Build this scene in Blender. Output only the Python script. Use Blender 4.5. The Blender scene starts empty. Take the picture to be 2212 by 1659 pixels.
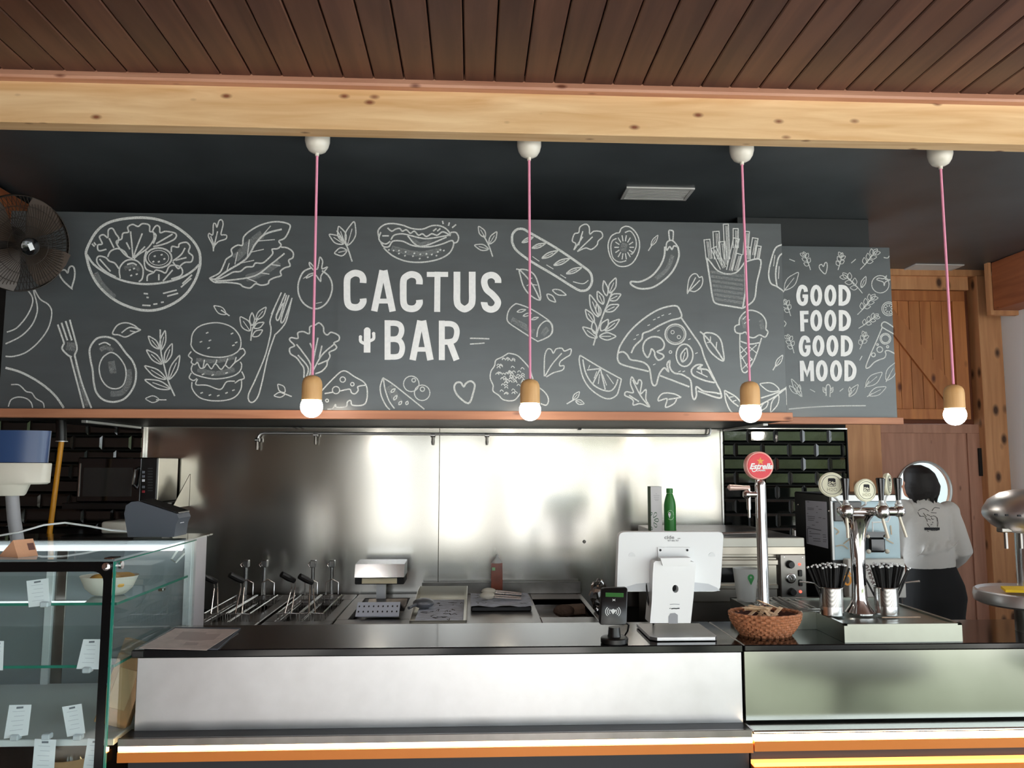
import bpy, bmesh, math, random
from mathutils import Vector, Matrix
random.seed(7)
C = bpy.context.scene.collection
SC = bpy.context.scene
PI = math.pi
# ---------------------------------------------------------------- camera
F = 1720.0; IW, IH = 2212.0, 1659.0
EYE = Vector((0, 0, 1.57))
yaw, pitch, roll = math.radians(2.8), math.radians(5.81), 0.002
fw = Vector((math.sin(yaw)*math.cos(pitch), math.cos(yaw)*math.cos(pitch), math.sin(pitch)))
r0 = Vector((math.cos(yaw), -math.sin(yaw), 0)); u0 = r0.cross(fw)
rt = r0*math.cos(roll) + u0*math.sin(roll); up = rt.cross(fw)
cam = bpy.data.cameras.new('camera'); cam.sensor_width = 36; cam.lens = 36*F/IW
cam.clip_start = 0.05; cam.clip_end = 200
co = bpy.data.objects.new('camera', cam); C.objects.link(co)
M = Matrix((rt, up, -fw)).transposed().to_4x4(); M.translation = EYE
co.matrix_world = M; SC.camera = co
# ---------------------------------------------------------------- world, sun, exposure
w = bpy.data.worlds.new('sky'); SC.world = w; w.use_nodes = True
bgn = w.node_tree.nodes['Background']
bgn.inputs[0].default_value = (0.86, 0.94, 1.0, 1); bgn.inputs[1].default_value = 2.6
sun = bpy.data.lights.new('sun', 'SUN'); sun.energy = 16.0; sun.angle = 0.02; sun.color = (1, .97, .93)
so = bpy.data.objects.new('sun', sun); C.objects.link(so)
so.rotation_euler = (math.radians(50), 0, math.radians(14))
SC.view_settings.view_transform = 'Standard'; SC.view_settings.look = 'None'
SC.view_settings.gamma = 1; SC.view_settings.use_curve_mapping = False
SC.view_settings.exposure = 0.82
# ---------------------------------------------------------------- measuring helpers
def ray(px, py): return fw + rt*((px-IW/2)/F) + up*((IH/2-py)/F)
def PY(px, py, Y):
    d = ray(px, py); return EYE + d*(Y/d.y)
def PZ(px, py, Z):
    d = ray(px, py); return EYE + d*((Z-EYE.z)/d.z)
def XX(px, py, Y): return PY(px, py, Y).x
def ZZ(px, py, Y): return PY(px, py, Y).z
# ---------------------------------------------------------------- materials
MATS = {}
def lin(c):
    return tuple((v/12.92 if v <= .04045 else ((v+.055)/1.055)**2.4) for v in c)
def rgb(r, g, b): return lin((r/255, g/255, b/255))
def mat(name, col, rough=.5, metal=0., spec=.5, emit=None, es=0., alpha=1., trans=0., coat=0., var=0., vscale=8., vstretch=(1,1,1), bump=0., bscale=60., aniso=0.):
    if name in MATS: return MATS[name]
    m = bpy.data.materials.new(name); m.use_nodes = True
    nt = m.node_tree; b = nt.nodes['Principled BSDF']
    b.inputs['Base Color'].default_value = (*col, 1); b.inputs['Roughness'].default_value = rough
    b.inputs['Metallic'].default_value = metal; b.inputs['Specular IOR Level'].default_value = spec
    if coat: b.inputs['Coat Weight'].default_value = coat
    if trans: b.inputs['Transmission Weight'].default_value = trans
    if alpha < 1: b.inputs['Alpha'].default_value = alpha
    if emit: b.inputs['Emission Color'].default_value = (*emit, 1); b.inputs['Emission Strength'].default_value = es
    if aniso:
        b.inputs['Anisotropic'].default_value = aniso
        tg = nt.nodes.new('ShaderNodeTangent'); tg.direction_type = 'RADIAL'; tg.axis = 'Z'
        nt.links.new(tg.outputs[0], b.inputs['Tangent']); b.inputs['Anisotropic Rotation'].default_value = .25
    if var or bump:
        tc = nt.nodes.new('ShaderNodeTexCoord'); mp = nt.nodes.new('ShaderNodeMapping')
        mp.inputs['Scale'].default_value = vstretch
        nt.links.new(tc.outputs['Object'], mp.inputs[0])
    if var:
        nz = nt.nodes.new('ShaderNodeTexNoise'); nz.inputs['Scale'].default_value = vscale; nz.inputs['Detail'].default_value = 5
        nt.links.new(mp.outputs[0], nz.inputs[0])
        rp = nt.nodes.new('ShaderNodeValToRGB'); nt.links.new(nz.outputs[0], rp.inputs[0])
        lo = tuple(max(0, v*(1-var)) for v in col); hi = tuple(min(1, v*(1+var)) for v in col)
        rp.color_ramp.elements[0].position = .3; rp.color_ramp.elements[1].position = .7
        rp.color_ramp.elements[0].color = (*lo, 1); rp.color_ramp.elements[1].color = (*hi, 1)
        nt.links.new(rp.outputs[0], b.inputs['Base Color'])
        if metal > .5:
            mr = nt.nodes.new('ShaderNodeMapRange'); mr.inputs[3].default_value = rough*.8; mr.inputs[4].default_value = rough*1.25
            nt.links.new(nz.outputs[0], mr.inputs[0]); nt.links.new(mr.outputs[0], b.inputs['Roughness'])
    if bump:
        n2 = nt.nodes.new('ShaderNodeTexNoise'); n2.inputs['Scale'].default_value = bscale; n2.inputs['Detail'].default_value = 4
        nt.links.new(mp.outputs[0], n2.inputs[0])
        bp = nt.nodes.new('ShaderNodeBump'); bp.inputs['Strength'].default_value = bump; bp.inputs['Distance'].default_value = .01
        nt.links.new(n2.outputs[0], bp.inputs['Height']); nt.links.new(bp.outputs[0], b.inputs['Normal'])
    MATS[name] = m; return m
def woodmat(name, c1, c2, knot, axis=0, rough=.55, scale=1., knots=True, vary=0., kn=(.05, .13), ks=(11, 4.6)):
    """grain runs along axis (0 x,1 y,2 z); knots as dark spots; vary = tone per object"""
    m = bpy.data.materials.new(name); m.use_nodes = True
    nt = m.node_tree; N = nt.nodes.new; L = nt.links.new; b = nt.nodes['Principled BSDF']
    b.inputs['Roughness'].default_value = rough
    tc = N('ShaderNodeTexCoord'); mp = N('ShaderNodeMapping')
    st = [14*scale]*3; st[axis] = 1.1*scale; mp.inputs['Scale'].default_value = st
    L(tc.outputs['Object'], mp.inputs[0])
    oi = N('ShaderNodeObjectInfo'); ad = N('ShaderNodeVectorMath'); ad.operation = 'ADD'
    ml = N('ShaderNodeMath'); ml.operation = 'MULTIPLY'; ml.inputs[1].default_value = 37.0
    L(oi.outputs['Random'], ml.inputs[0]); L(mp.outputs[0], ad.inputs[0]); L(ml.outputs[0], ad.inputs[1])
    nz = N('ShaderNodeTexNoise'); nz.inputs['Scale'].default_value = 1.6; nz.inputs['Detail'].default_value = 6; nz.inputs['Distortion'].default_value = .6
    L(ad.outputs[0], nz.inputs[0])
    rp = N('ShaderNodeValToRGB'); L(nz.outputs[0], rp.inputs[0])
    rp.color_ramp.elements[0].position = .3; rp.color_ramp.elements[1].position = .68
    rp.color_ramp.elements[0].color = (*c2, 1); rp.color_ramp.elements[1].color = (*c1, 1)
    out = rp.outputs[0]
    if knots:
        mk = N('ShaderNodeMapping'); sk = [ks[0]*scale]*3; sk[axis] = ks[1]*scale; mk.inputs['Scale'].default_value = sk
        L(tc.outputs['Object'], mk.inputs[0])
        vo = N('ShaderNodeTexVoronoi'); vo.inputs['Scale'].default_value = 1.; L(mk.outputs[0], vo.inputs[0])
        r2 = N('ShaderNodeValToRGB'); L(vo.outputs['Distance'], r2.inputs[0])
        r2.color_ramp.elements[0].position = kn[0]; r2.color_ramp.elements[1].position = kn[1]
        r2.color_ramp.elements[0].color = (1, 1, 1, 1); r2.color_ramp.elements[1].color = (0, 0, 0, 1)
        mx = N('ShaderNodeMix'); mx.data_type = 'RGBA'; L(r2.outputs[0], mx.inputs[0]); L(out, mx.inputs[6]); mx.inputs[7].default_value = (*knot, 1)
        out = mx.outputs[2]
    if vary:
        mr = N('ShaderNodeMapRange'); mr.inputs[3].default_value = 1-vary; mr.inputs[4].default_value = 1+vary*.7
        L(oi.outputs['Random'], mr.inputs[0])
        vm = N('ShaderNodeVectorMath'); vm.operation = 'SCALE'; L(out, vm.inputs[0]); L(mr.outputs[0], vm.inputs['Scale'])
        out = vm.outputs[0]
    L(out, b.inputs['Base Color']); MATS[name] = m; return m
def glassmat(name, tint, refl=.9, rough=.02):
    m = bpy.data.materials.new(name); m.use_nodes = True
    nt = m.node_tree; N = nt.nodes.new; L = nt.links.new
    nt.nodes.remove(nt.nodes['Principled BSDF'])
    t = N('ShaderNodeBsdfTransparent'); t.inputs[0].default_value = (*tint, 1)
    g = N('ShaderNodeBsdfGlossy'); g.inputs['Roughness'].default_value = rough; g.inputs[0].default_value = (refl, refl, refl, 1)
    fr = N('ShaderNodeFresnel'); fr.inputs[0].default_value = 1.5
    ge = N('ShaderNodeNewGeometry'); om = N('ShaderNodeMath'); om.operation = 'SUBTRACT'; om.inputs[0].default_value = 1.; L(ge.outputs['Backfacing'], om.inputs[1])
    mu = N('ShaderNodeMath'); mu.operation = 'MULTIPLY'; L(fr.outputs[0], mu.inputs[0]); L(om.outputs[0], mu.inputs[1])
    mx = N('ShaderNodeMixShader'); L(mu.outputs[0], mx.inputs[0]); L(t.outputs[0], mx.inputs[1]); L(g.outputs[0], mx.inputs[2])
    L(mx.outputs[0], nt.nodes['Material Output'].inputs[0]); MATS[name] = m; return m
def chalkmat(name, col, lo, hi, base, scale=420.):
    m = bpy.data.materials.new(name); m.use_nodes = True
    nt = m.node_tree; N = nt.nodes.new; L = nt.links.new
    b = nt.nodes['Principled BSDF']; b.inputs['Roughness'].default_value = .9; b.inputs['Base Color'].default_value = (*col, 1)
    b.inputs['Specular IOR Level'].default_value = .1
    tr = N('ShaderNodeBsdfTransparent'); tc = N('ShaderNodeTexCoord'); nz = N('ShaderNodeTexNoise')
    nz.inputs['Scale'].default_value = scale; nz.inputs['Detail'].default_value = 3
    L(tc.outputs['Object'], nz.inputs[0]); mr = N('ShaderNodeMapRange')
    mr.inputs[1].default_value = .35; mr.inputs[2].default_value = .6; mr.inputs[3].default_value = lo; mr.inputs[4].default_value = hi
    L(nz.outputs[0], mr.inputs[0]); mx = N('ShaderNodeMixShader'); L(mr.outputs[0], mx.inputs[0])
    L(tr.outputs[0], mx.inputs[1]); L(b.outputs[0], mx.inputs[2]); L(mx.outputs[0], nt.nodes['Material Output'].inputs[0])
    MATS[name] = m; return m
beamwood = woodmat('pale_spruce', rgb(248, 214, 166), rgb(222, 176, 122), rgb(134, 78, 50), 0, .55, 1., True, 0., (.05, .17), (13, 6.5))
trimwood = woodmat('pink_spruce', rgb(212, 160, 132), rgb(190, 134, 108), rgb(120, 70, 50), 0, .5, 1.)
plankwood = woodmat('dark_stained_plank', rgb(104, 68, 54), rgb(78, 48, 40), rgb(40, 26, 24), 1, .42, .8, True, .28)
ledgewood = woodmat('orange_ledge_wood', rgb(198, 138, 104), rgb(172, 112, 82), rgb(110, 62, 42), 0, .5, 1.)
cedar = woodmat('cedar_red', rgb(208, 138, 82), rgb(178, 108, 62), rgb(96, 46, 24), 2, .5, 1., True, .16, (.06, .17), (8, 4))
postwood = woodmat('knotty_post', rgb(222, 166, 118), rgb(196, 138, 92), rgb(80, 52, 36), 2, .55, 1., True, 0., (.1, .24), (9, 5))
doorwood = woodmat('pink_door_wood', rgb(198, 148, 124), rgb(172, 124, 102), rgb(100, 60, 48), 2, .55, 1.)
sidewood = woodmat('red_beam_wood', rgb(172, 100, 60), rgb(138, 76, 46), rgb(70, 34, 20), 1, .5, 1.)
bulbwood = woodmat('pale_turned_wood', rgb(232, 186, 128), rgb(220, 168, 108), rgb(180, 120, 70), 2, .5, 3., False)
kraft = mat('kraft_card', rgb(190, 152, 112), .85, var=.08, vscale=20)
black = mat('black_paint', rgb(74, 80, 84), .4, var=.2, vscale=3)
boardm = mat('chalkboard', rgb(78, 85, 88), .28, spec=.8, var=.1, vscale=4, vstretch=(1, 1, 4))
chalk = chalkmat('chalk', rgb(224, 228, 226), .55, 1., None)
chalkdim = chalkmat('chalk_dim', rgb(190, 195, 195), .0, .42, None, 300.)
chalkpaint = mat('white_chalk_paint', rgb(248, 251, 252), .85, var=.05, vscale=60)
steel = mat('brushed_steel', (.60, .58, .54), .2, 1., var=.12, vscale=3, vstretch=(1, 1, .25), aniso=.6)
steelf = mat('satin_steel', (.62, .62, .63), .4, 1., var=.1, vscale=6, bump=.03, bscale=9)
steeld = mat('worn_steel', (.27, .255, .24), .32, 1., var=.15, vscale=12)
chrome = mat('chrome', (.82, .80, .80), .07, 1.)
chromes = mat('satin_chrome', (.72, .72, .72), .2, 1.)
wire = mat('steel_wire', (.7, .69, .67), .25, 1.)
blackgloss = mat('black_gloss', rgb(14, 15, 17), .09, spec=.6)
granite = mat('black_worktop', rgb(18, 19, 21), .1, spec=.5, var=.3, vscale=90)
blackplastic = mat('black_plastic', rgb(18, 18, 19), .35)
blackmatte = mat('black_matte', rgb(16, 15, 15), .7)
tilem = mat('black_tile', rgb(14, 17, 16), .06, spec=.8, bump=.03, bscale=14)
grout = mat('dark_grout', rgb(20, 20, 20), .8)
white = mat('white_plastic', rgb(236, 238, 238), .3)
whitem = mat('white_wall', rgb(244, 246, 248), .7)
whitecer = mat('cream_ceramic', rgb(240, 236, 224), .25)
cream = mat('cream_plastic', rgb(214, 210, 196), .35)
greyp = mat('grey_plastic', rgb(86, 92, 102), .5)
lightgrey = mat('light_grey_panel', rgb(188, 184, 188), .45)
pink = mat('pink_flex', rgb(246, 160, 192), .6)
paper = mat('white_paper', rgb(240, 242, 250), .8)
ink = mat('grey_ink', rgb(120, 124, 135), .8)
inkd = mat('dark_ink', rgb(40, 40, 44), .8)
red = mat('red_print', rgb(232, 40, 62), .25, coat=.5)
gold = mat('gold_print', rgb(236, 160, 60), .4)
green = mat('green_bottle', rgb(36, 122, 44), .35)
greenp = mat('green_print', rgb(38, 142, 70), .5)
mint = mat('pale_green_print', rgb(150, 200, 150), .5)
ivory = mat('ivory_disc', rgb(236, 234, 208), .4)
glass = glassmat('clear_glass', (.93, .97, .96))
glassg = mat('glass_edge_green', rgb(40, 130, 112), .1, spec=.8)
frost = mat('frosted_cup', rgb(216, 220, 218), .3, alpha=.55)
bulbm = mat('lit_bulb', (1, 1, 1), .3, emit=(1, .93, .82), es=22.)
ledm = mat('led_tape', (1, .8, .5), .4, emit=(1, .72, .36), es=16.)
redled = mat('red_pilot', (.8, .02, .02), .3, emit=(1, .05, .03), es=3.)
basketm = mat('woven_cane', rgb(176, 116, 80), .55, var=.45, vscale=160)
skin = mat('skin', rgb(196, 140, 112), .5)
hairm = mat('dark_hair', rgb(24, 18, 16), .65, var=.4, vscale=60, vstretch=(8, 8, 1))
shirtm = mat('white_shirt', rgb(216, 212, 206), .85, bump=.35, bscale=16)
trousm = mat('black_trousers', rgb(14, 14, 15), .8)
# ---------------------------------------------------------------- mesh builder
class MB:
    def __init__(s): s.v = []; s.f = []
    def add(s, vs, fs):
        o = len(s.v); s.v += [Vector(p) for p in vs]; s.f += [tuple(i+o for i in f) for f in fs]; return s
    def box(s, x0, x1, y0, y1, z0, z1, bev=0, seg=1):
        if x0 > x1: x0, x1 = x1, x0
        if y0 > y1: y0, y1 = y1, y0
        if z0 > z1: z0, z1 = z1, z0
        if bev:
            bm = bmesh.new(); bmesh.ops.create_cube(bm, size=1)
            for v in bm.verts: v.co = Vector(((x0+x1)/2+v.co.x*(x1-x0), (y0+y1)/2+v.co.y*(y1-y0), (z0+z1)/2+v.co.z*(z1-z0)))
            bev = min(bev, .49*min(x1-x0, y1-y0, z1-z0))
            bmesh.ops.bevel(bm, geom=bm.edges[:], offset=bev, segments=seg, affect='EDGES', profile=.5)
            bm.verts.index_update(); s.add([v.co.copy() for v in bm.verts], [[v.index for v in f.verts] for f in bm.faces]); bm.free(); return s
        vs = [(x0,y0,z0),(x1,y0,z0),(x1,y1,z0),(x0,y1,z0),(x0,y0,z1),(x1,y0,z1),(x1,y1,z1),(x0,y1,z1)]
        return s.add(vs, [(0,3,2,1),(4,5,6,7),(0,1,5,4),(1,2,6,5),(2,3,7,6),(3,0,4,7)])
    def rings(s, rings, cap0=True, cap1=True, closed=True):
        n = len(rings[0]); o = len(s.v)
        for r in rings: s.v += [Vector(p) for p in r]
        m = n if closed else n-1
        for k in range(len(rings)-1):
            for i in range(m):
                j = (i+1) % n; s.f.append((o+k*n+i, o+k*n+j, o+(k+1)*n+j, o+(k+1)*n+i))
        if cap0: s.f.append(tuple(o+i for i in reversed(range(n))))
        if cap1: s.f.append(tuple(o+(len(rings)-1)*n+i for i in range(n)))
        return s
    def lathe(s, c, prof, n=24, axis=(0, 0, 1), sx=1, sy=1, cap=True):
        """prof: (radius, height) from bottom to top along axis"""
        a = Vector(axis).normalized(); q = Vector((0, 0, 1)).rotation_difference(a); c = Vector(c)
        R = []
        for r, h in prof:
            r = max(r, 1e-5)
            R.append([c + q @ Vector((r*sx*math.cos(2*PI*i/n), r*sy*math.sin(2*PI*i/n), h)) for i in range(n)])
        return s.rings(R, cap, cap)
    def cyl(s, p0, p1, r, n=16, r1=None):
        p0, p1 = Vector(p0), Vector(p1); d = p1-p0
        return s.lathe(p0, [(r, 0), (r if r1 is None else r1, d.length)], n, d)
    def tube(s, pts, r, n=8, closed=False):
        pts = [Vector(p) for p in pts]; R = []; prev = None; k = len(pts)
        for i, p in enumerate(pts):
            if closed: t = pts[(i+1) % k]-pts[i-1]
            else: t = pts[min(i+1, k-1)]-pts[max(i-1, 0)]
            if t.length < 1e-9: t = Vector((0, 0, 1))
            t.normalize()
            if prev is None:
                a = Vector((0, 0, 1)) if abs(t.z) < .9 else Vector((1, 0, 0)); x = t.cross(a).normalized()
            else:
                x = (prev - t*prev.dot(t)); x = x.normalized() if x.length > 1e-6 else t.orthogonal().normalized()
            prev = x; y = t.cross(x); rr = r[i] if isinstance(r, (list, tuple)) else r
            R.append([p + (x*math.cos(2*PI*j/n)+y*math.sin(2*PI*j/n))*rr for j in range(n)])
        if closed: R.append(R[0]); return s.rings(R, False, False)
        return s.rings(R)
    def prism(s, poly, y0, y1):
        """poly in (x,z), extruded along y"""
        n = len(poly); vs = [(x, y0, z) for x, z in poly]+[(x, y1, z) for x, z in poly]
        fs = [tuple(range(n)), tuple(reversed(range(n, 2*n)))]+[(i, i+n, (i+1) % n+n, (i+1) % n) for i in range(n)]
        return s.add(vs, fs)
    def prismx(s, poly, x0, x1):
        """poly in (y,z), extruded along x"""
        n = len(poly); vs = [(x0, y, z) for y, z in poly]+[(x1, y, z) for y, z in poly]
        fs = [tuple(range(n)), tuple(reversed(range(n, 2*n)))]+[(i, i+n, (i+1) % n+n, (i+1) % n) for i in range(n)]
        return s.add(vs, fs)
    def prismz(s, poly, z0, z1):
        n = len(poly); vs = [(x, y, z0) for x, y in poly]+[(x, y, z1) for x, y in poly]
        fs = [tuple(reversed(range(n))), tuple(range(n, 2*n))]+[(i, (i+1) % n, (i+1) % n+n, i+n) for i in range(n)]
        return s.add(vs, fs)
    def sphere(s, c, r, n=20, m=12, sx=1, sy=1, sz=1):
        return s.lathe(c, [(r*math.sin(PI*k/m), -r*sz*math.cos(PI*k/m)) for k in range(m+1)], n, (0, 0, 1), sx, sy)
    def xf(s, mtx):
        s.v = [mtx @ p for p in s.v]; return s
    def build(s, name, m, parent=None, smooth=True, ang=35, fix=True):
        off = Vector((0, 0, 0)); p = parent
        while p is not None: off = off + p.location; p = p.parent
        me = bpy.data.meshes.new(name); me.from_pydata([v-off for v in s.v], [], s.f)
        if fix:
            bm = bmesh.new(); bm.from_mesh(me); bmesh.ops.recalc_face_normals(bm, faces=bm.faces[:]); bm.to_mesh(me); bm.free()
        if m: me.materials.append(m)
        if smooth:
            me.polygons.foreach_set('use_smooth', [True]*len(me.polygons)); me.set_sharp_from_angle(angle=math.radians(ang))
        o = bpy.data.objects.new(name, me); C.objects.link(o); o.parent = parent
        return o
def tag(o, label=None, cat=None, group=None, kind=None):
    if label: o['label'] = label
    if cat: o['category'] = cat
    if group: o['group'] = group
    if kind: o['kind'] = kind
    return o
def thing(name, loc, label, cat, group=None):
    e = bpy.data.objects.new(name, None); C.objects.link(e); e.location = loc; e.empty_display_size = .05
    return tag(e, label, cat, group)
def struct(name, mb, m, parent=None, **k):
    o = mb.build(name, m, parent, **k)
    if parent is None: o['kind'] = 'structure'
    return o
def box(name, m, parent, x0, x1, y0, y1, z0, z1, bev=.002, seg=1):
    return MB().box(x0, x1, y0, y1, z0, z1, bev, seg).build(name, m, parent)
def dup(o, parent=None):
    c = o.copy(); C.objects.link(c); c.parent = parent
    for ch in list(o.children): dup(ch, c)
    return c
def smooth_pts(p, closed=False, k=5):
    n = len(p)
    if n < 3: return list(p)
    out = []
    rng = range(n) if closed else range(n-1)
    for i in rng:
        if closed: a, b, c, d = p[i-1], p[i], p[(i+1) % n], p[(i+2) % n]
        else: a, b, c, d = p[max(i-1, 0)], p[i], p[i+1], p[min(i+2, n-1)]
        for t in range(k):
            t = t/k; t2 = t*t; t3 = t2*t
            out.append(tuple(.5*((2*b[j])+(-a[j]+c[j])*t+(2*a[j]-5*b[j]+4*c[j]-d[j])*t2+(-a[j]+3*b[j]-3*c[j]+d[j])*t3) for j in range(len(b))))
    if not closed: out.append(tuple(p[-1]))
    return out
class Ink:
    """flat strokes on a plane: map(x,y)->3D point"""
    def __init__(s, fmap): s.m0 = fmap; s.v = []; s.f = []; s.lift = 0.
    def map(s, x, y):
        p = s.m0(x, y); return p+(EYE-p).normalized()*s.lift
    def stroke(s, pts, w, closed=False, sm=True, taper=False):
        if sm: pts = smooth_pts(pts, closed)
        n = len(pts)
        if n < 2: return s
        s.lift += .00003; o = len(s.v); h = w/2
        for i in range(n):
            if closed: a, b, c = pts[i-1], pts[i], pts[(i+1) % n]
            else: a, b, c = pts[max(i-1, 0)], pts[i], pts[min(i+1, n-1)]
            d1 = Vector((b[0]-a[0], b[1]-a[1])); d2 = Vector((c[0]-b[0], c[1]-b[1]))
            if d1.length < 1e-9: d1 = d2
            if d2.length < 1e-9: d2 = d1
            if d1.length < 1e-9: d1 = d2 = Vector((1, 0))
            d1.normalize(); d2.normalize(); t = d1+d2
            if t.length < .2: t = d2.copy()
            t.normalize(); nn = Vector((-t.y, t.x)); k = 1/max(.55, nn.dot(Vector((-d2.y, d2.x))))
            hh = h*k*(1-.75*abs(2*i/(n-1)-1) if taper else 1)
            s.v += [s.map(b[0]+nn.x*hh, b[1]+nn.y*hh), s.map(b[0]-nn.x*hh, b[1]-nn.y*hh)]
        m = n if closed else n-1
        for i in range(m):
            j = (i+1) % n; s.f.append((o+2*i, o+2*i+1, o+2*j+1, o+2*j))
        return s
    def fill(s, pts, sm=False):
        if sm: pts = smooth_pts(pts, True)
        s.lift += .00003; o = len(s.v); s.v += [s.map(*p[:2]) for p in pts]; s.f.append(tuple(range(o, o+len(pts)))); return s
    def circle(s, x, y, r, w, ry=None, n=20):
        ry = ry or r; return s.stroke([(x+r*math.cos(2*PI*i/n), y+ry*math.sin(2*PI*i/n)) for i in range(n)], w, True, False)
    def disc(s, x, y, r, ry=None, n=20):
        ry = ry or r; return s.fill([(x+r*math.cos(2*PI*i/n), y+ry*math.sin(2*PI*i/n)) for i in range(n)])
    def build(s, name, m, parent):
        b = MB(); b.v = [Vector(p) for p in s.v]; b.f = s.f
        return b.build(name, m, parent, smooth=False, fix=False)
def textmesh(name, body, size, m, parent, mtx, shear=0., bold=0., align='CENTER', sx=1.):
    cu = bpy.data.curves.new(name, 'FONT'); cu.body = body; cu.size = size; cu.align_x = align; cu.align_y = 'CENTER'
    cu.shear = shear; cu.offset = bold; cu.resolution_u = 3
    t = bpy.data.objects.new(name+'_tmp', cu); C.objects.link(t)
    me = bpy.data.meshes.new_from_object(t.evaluated_get(bpy.context.evaluated_depsgraph_get()))
    bpy.data.objects.remove(t); bpy.data.curves.remove(cu)
    off = Vector((0, 0, 0)); p = parent
    while p is not None: off = off + p.location; p = p.parent
    for v in me.vertices: v.co = mtx @ Vector((v.co.x*sx, v.co.y, 0)) - off
    me.name = name; me.materials.clear(); me.materials.append(m)
    o = bpy.data.objects.new(name, me); C.objects.link(o); o.parent = parent
    return o
def face_mtx(loc, rz=0., tilt=0.):
    """text plane facing -y (towards the customers), upright"""
    return Matrix.Translation(loc) @ Matrix.Rotation(rz, 4, 'Z') @ Matrix.Rotation(PI/2-tilt, 4, 'X')
# ================================================================ the room
YW = 4.30          # back wall of the cooking line
YD = 5.30          # wall with the door
YB = 3.00          # front of the big beam
ZBB = ZZ(1106, 287, YB); YBR = PZ(1106, 305, ZBB).y
ZPL = ZZ(1106, 178, 2.97)                 # plank ceiling
ZCL = ZZ(2010, 588, YD)                   # black ceiling
XL, XR = -3.3, ZZ(0, 0, 1)*0 + XX(2150, 660, 5.0)+.16
YO = -3.2                                 # open front of the bar
struct('floor', MB().box(-6, 8, -14, 8, -.1, 0), mat('pale_paving', rgb(160, 157, 154), .6, var=.1, vscale=2))
# plank ceiling: boards with open joints under a dark deck
ceil = struct('ceiling', MB().box(XL-.1, 5.2, YO, 3.08, ZPL+.036, ZPL+.1), mat('dark_deck', rgb(30, 16, 12), .9))
pw = .1165
xp = XX(1003, 176, 2.97) - 30*pw
base = None
for i in range(64):
    x0 = xp+i*pw
    if x0 < XL or x0 > 4.6: continue
    if base is None:
        mb = MB(); hw = pw/2-.0025
        mb.prism([(-hw, .022), (-hw, .004), (-hw+.004, 0), (hw-.004, 0), (hw, .004), (hw, .022)], YO, 2.975)
        base = mb.build('ceiling_plank', plankwood, ceil, ang=20); o = base
    else:
        o = base.copy(); C.objects.link(o)
    o.location = (x0+pw/2, 0, ZPL+random.uniform(-.001, .001))
struct('trim_1', MB().prismx([(2.965, ZZ(1106, 193, 2.965)), (2.96, ZZ(1106, 187, 2.96)), (2.964, ZZ(1106, 180, 2.965)), (2.984, ZPL+.035), (2.999, ZPL+.035), (2.999, ZZ(1106, 193, 2.965))], XL, 4.6), trimwood)
bm_ = MB().box(XL, 4.6, YB, YBR, ZBB, ZPL+.035, .004)
o = struct('ceiling_beam', bm_, beamwood); tag(o, 'long pale knotty spruce beam across the ceiling edge', 'beam')
struct('ceiling', MB().box(XL, 5.2, 3.06, 5.45, ZCL, ZCL+.08), black)
# beams running back along the side walls
XBm = XX(2150, 660, 5.0)
o = struct('ceiling_beam', MB().box(XBm, XBm+.22, 3.1, 5.02, ZZ(2154, 669, 5.0), ZCL-.002, .004), sidewood); tag(o, 'short reddish beam under the black ceiling beside the white wall', 'beam')
struct('trim_2', MB().box(XBm-.02, XBm-.001, 5.02, 5.06, ZZ(2154, 669, 5.0)+.0005, ZCL).box(XBm-.02, XBm+.22, 5.02, 5.06, ZZ(2154, 669, 5.0)-.03, ZZ(2154, 669, 5.0)), postwood)
XBl = XX(48, 432, 4.0)
o = struct('ceiling_beam', MB().box(XBl-.2, XBl, 3.1, 4.28, ZZ(48, 432, 4.0)-.30, ZZ(48, 432, 4.0), .004), sidewood); tag(o, 'reddish side beam half hidden behind the wall fan', 'beam')
# walls
wb = struct('wall_back', MB().box(XL, XX(1832, 1000, YW), YW+.012, YW+.1, 0, ZCL), grout)
struct('wall_left', MB().box(XL-.1, XL, YO, 5.4, 0, ZPL+.1), mat('brown_wall', rgb(96, 64, 48), .7))
struct('wall_right', MB().box(XBm+.17, XBm+.27, 2.6, YD, 0, ZCL), whitem)
sz0, sz1 = .82, ZZ(900, 912, YW)
xs0, xs1, xs2 = XX(312, 1000, YW), XX(948, 1100, YW), XX(1557, 1000, YW)
MB().box(xs0, xs1-.001, YW, YW+.011, sz0, sz1, .0015).build('steel_panel', steel, wb)
MB().box(xs1+.001, xs2, YW, YW+.011, sz0, sz1, .0015).build('steel_panel', steel, wb)
MB().box(xs0-.006, xs0, YW-.03, YW+.011, sz0, sz1).build('edge_strip', chromes, wb)
MB().box(xs2, xs2+.008, YW-.012, YW+.011, sz0, sz1).build('edge_strip', chromes, wb)
MB().lathe(PY(1262, 1170, YW), [(.009, 0), (.009, .004), (.005, .007)], 12, (0, -1, 0)).build('screw', steeld, wb)
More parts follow.
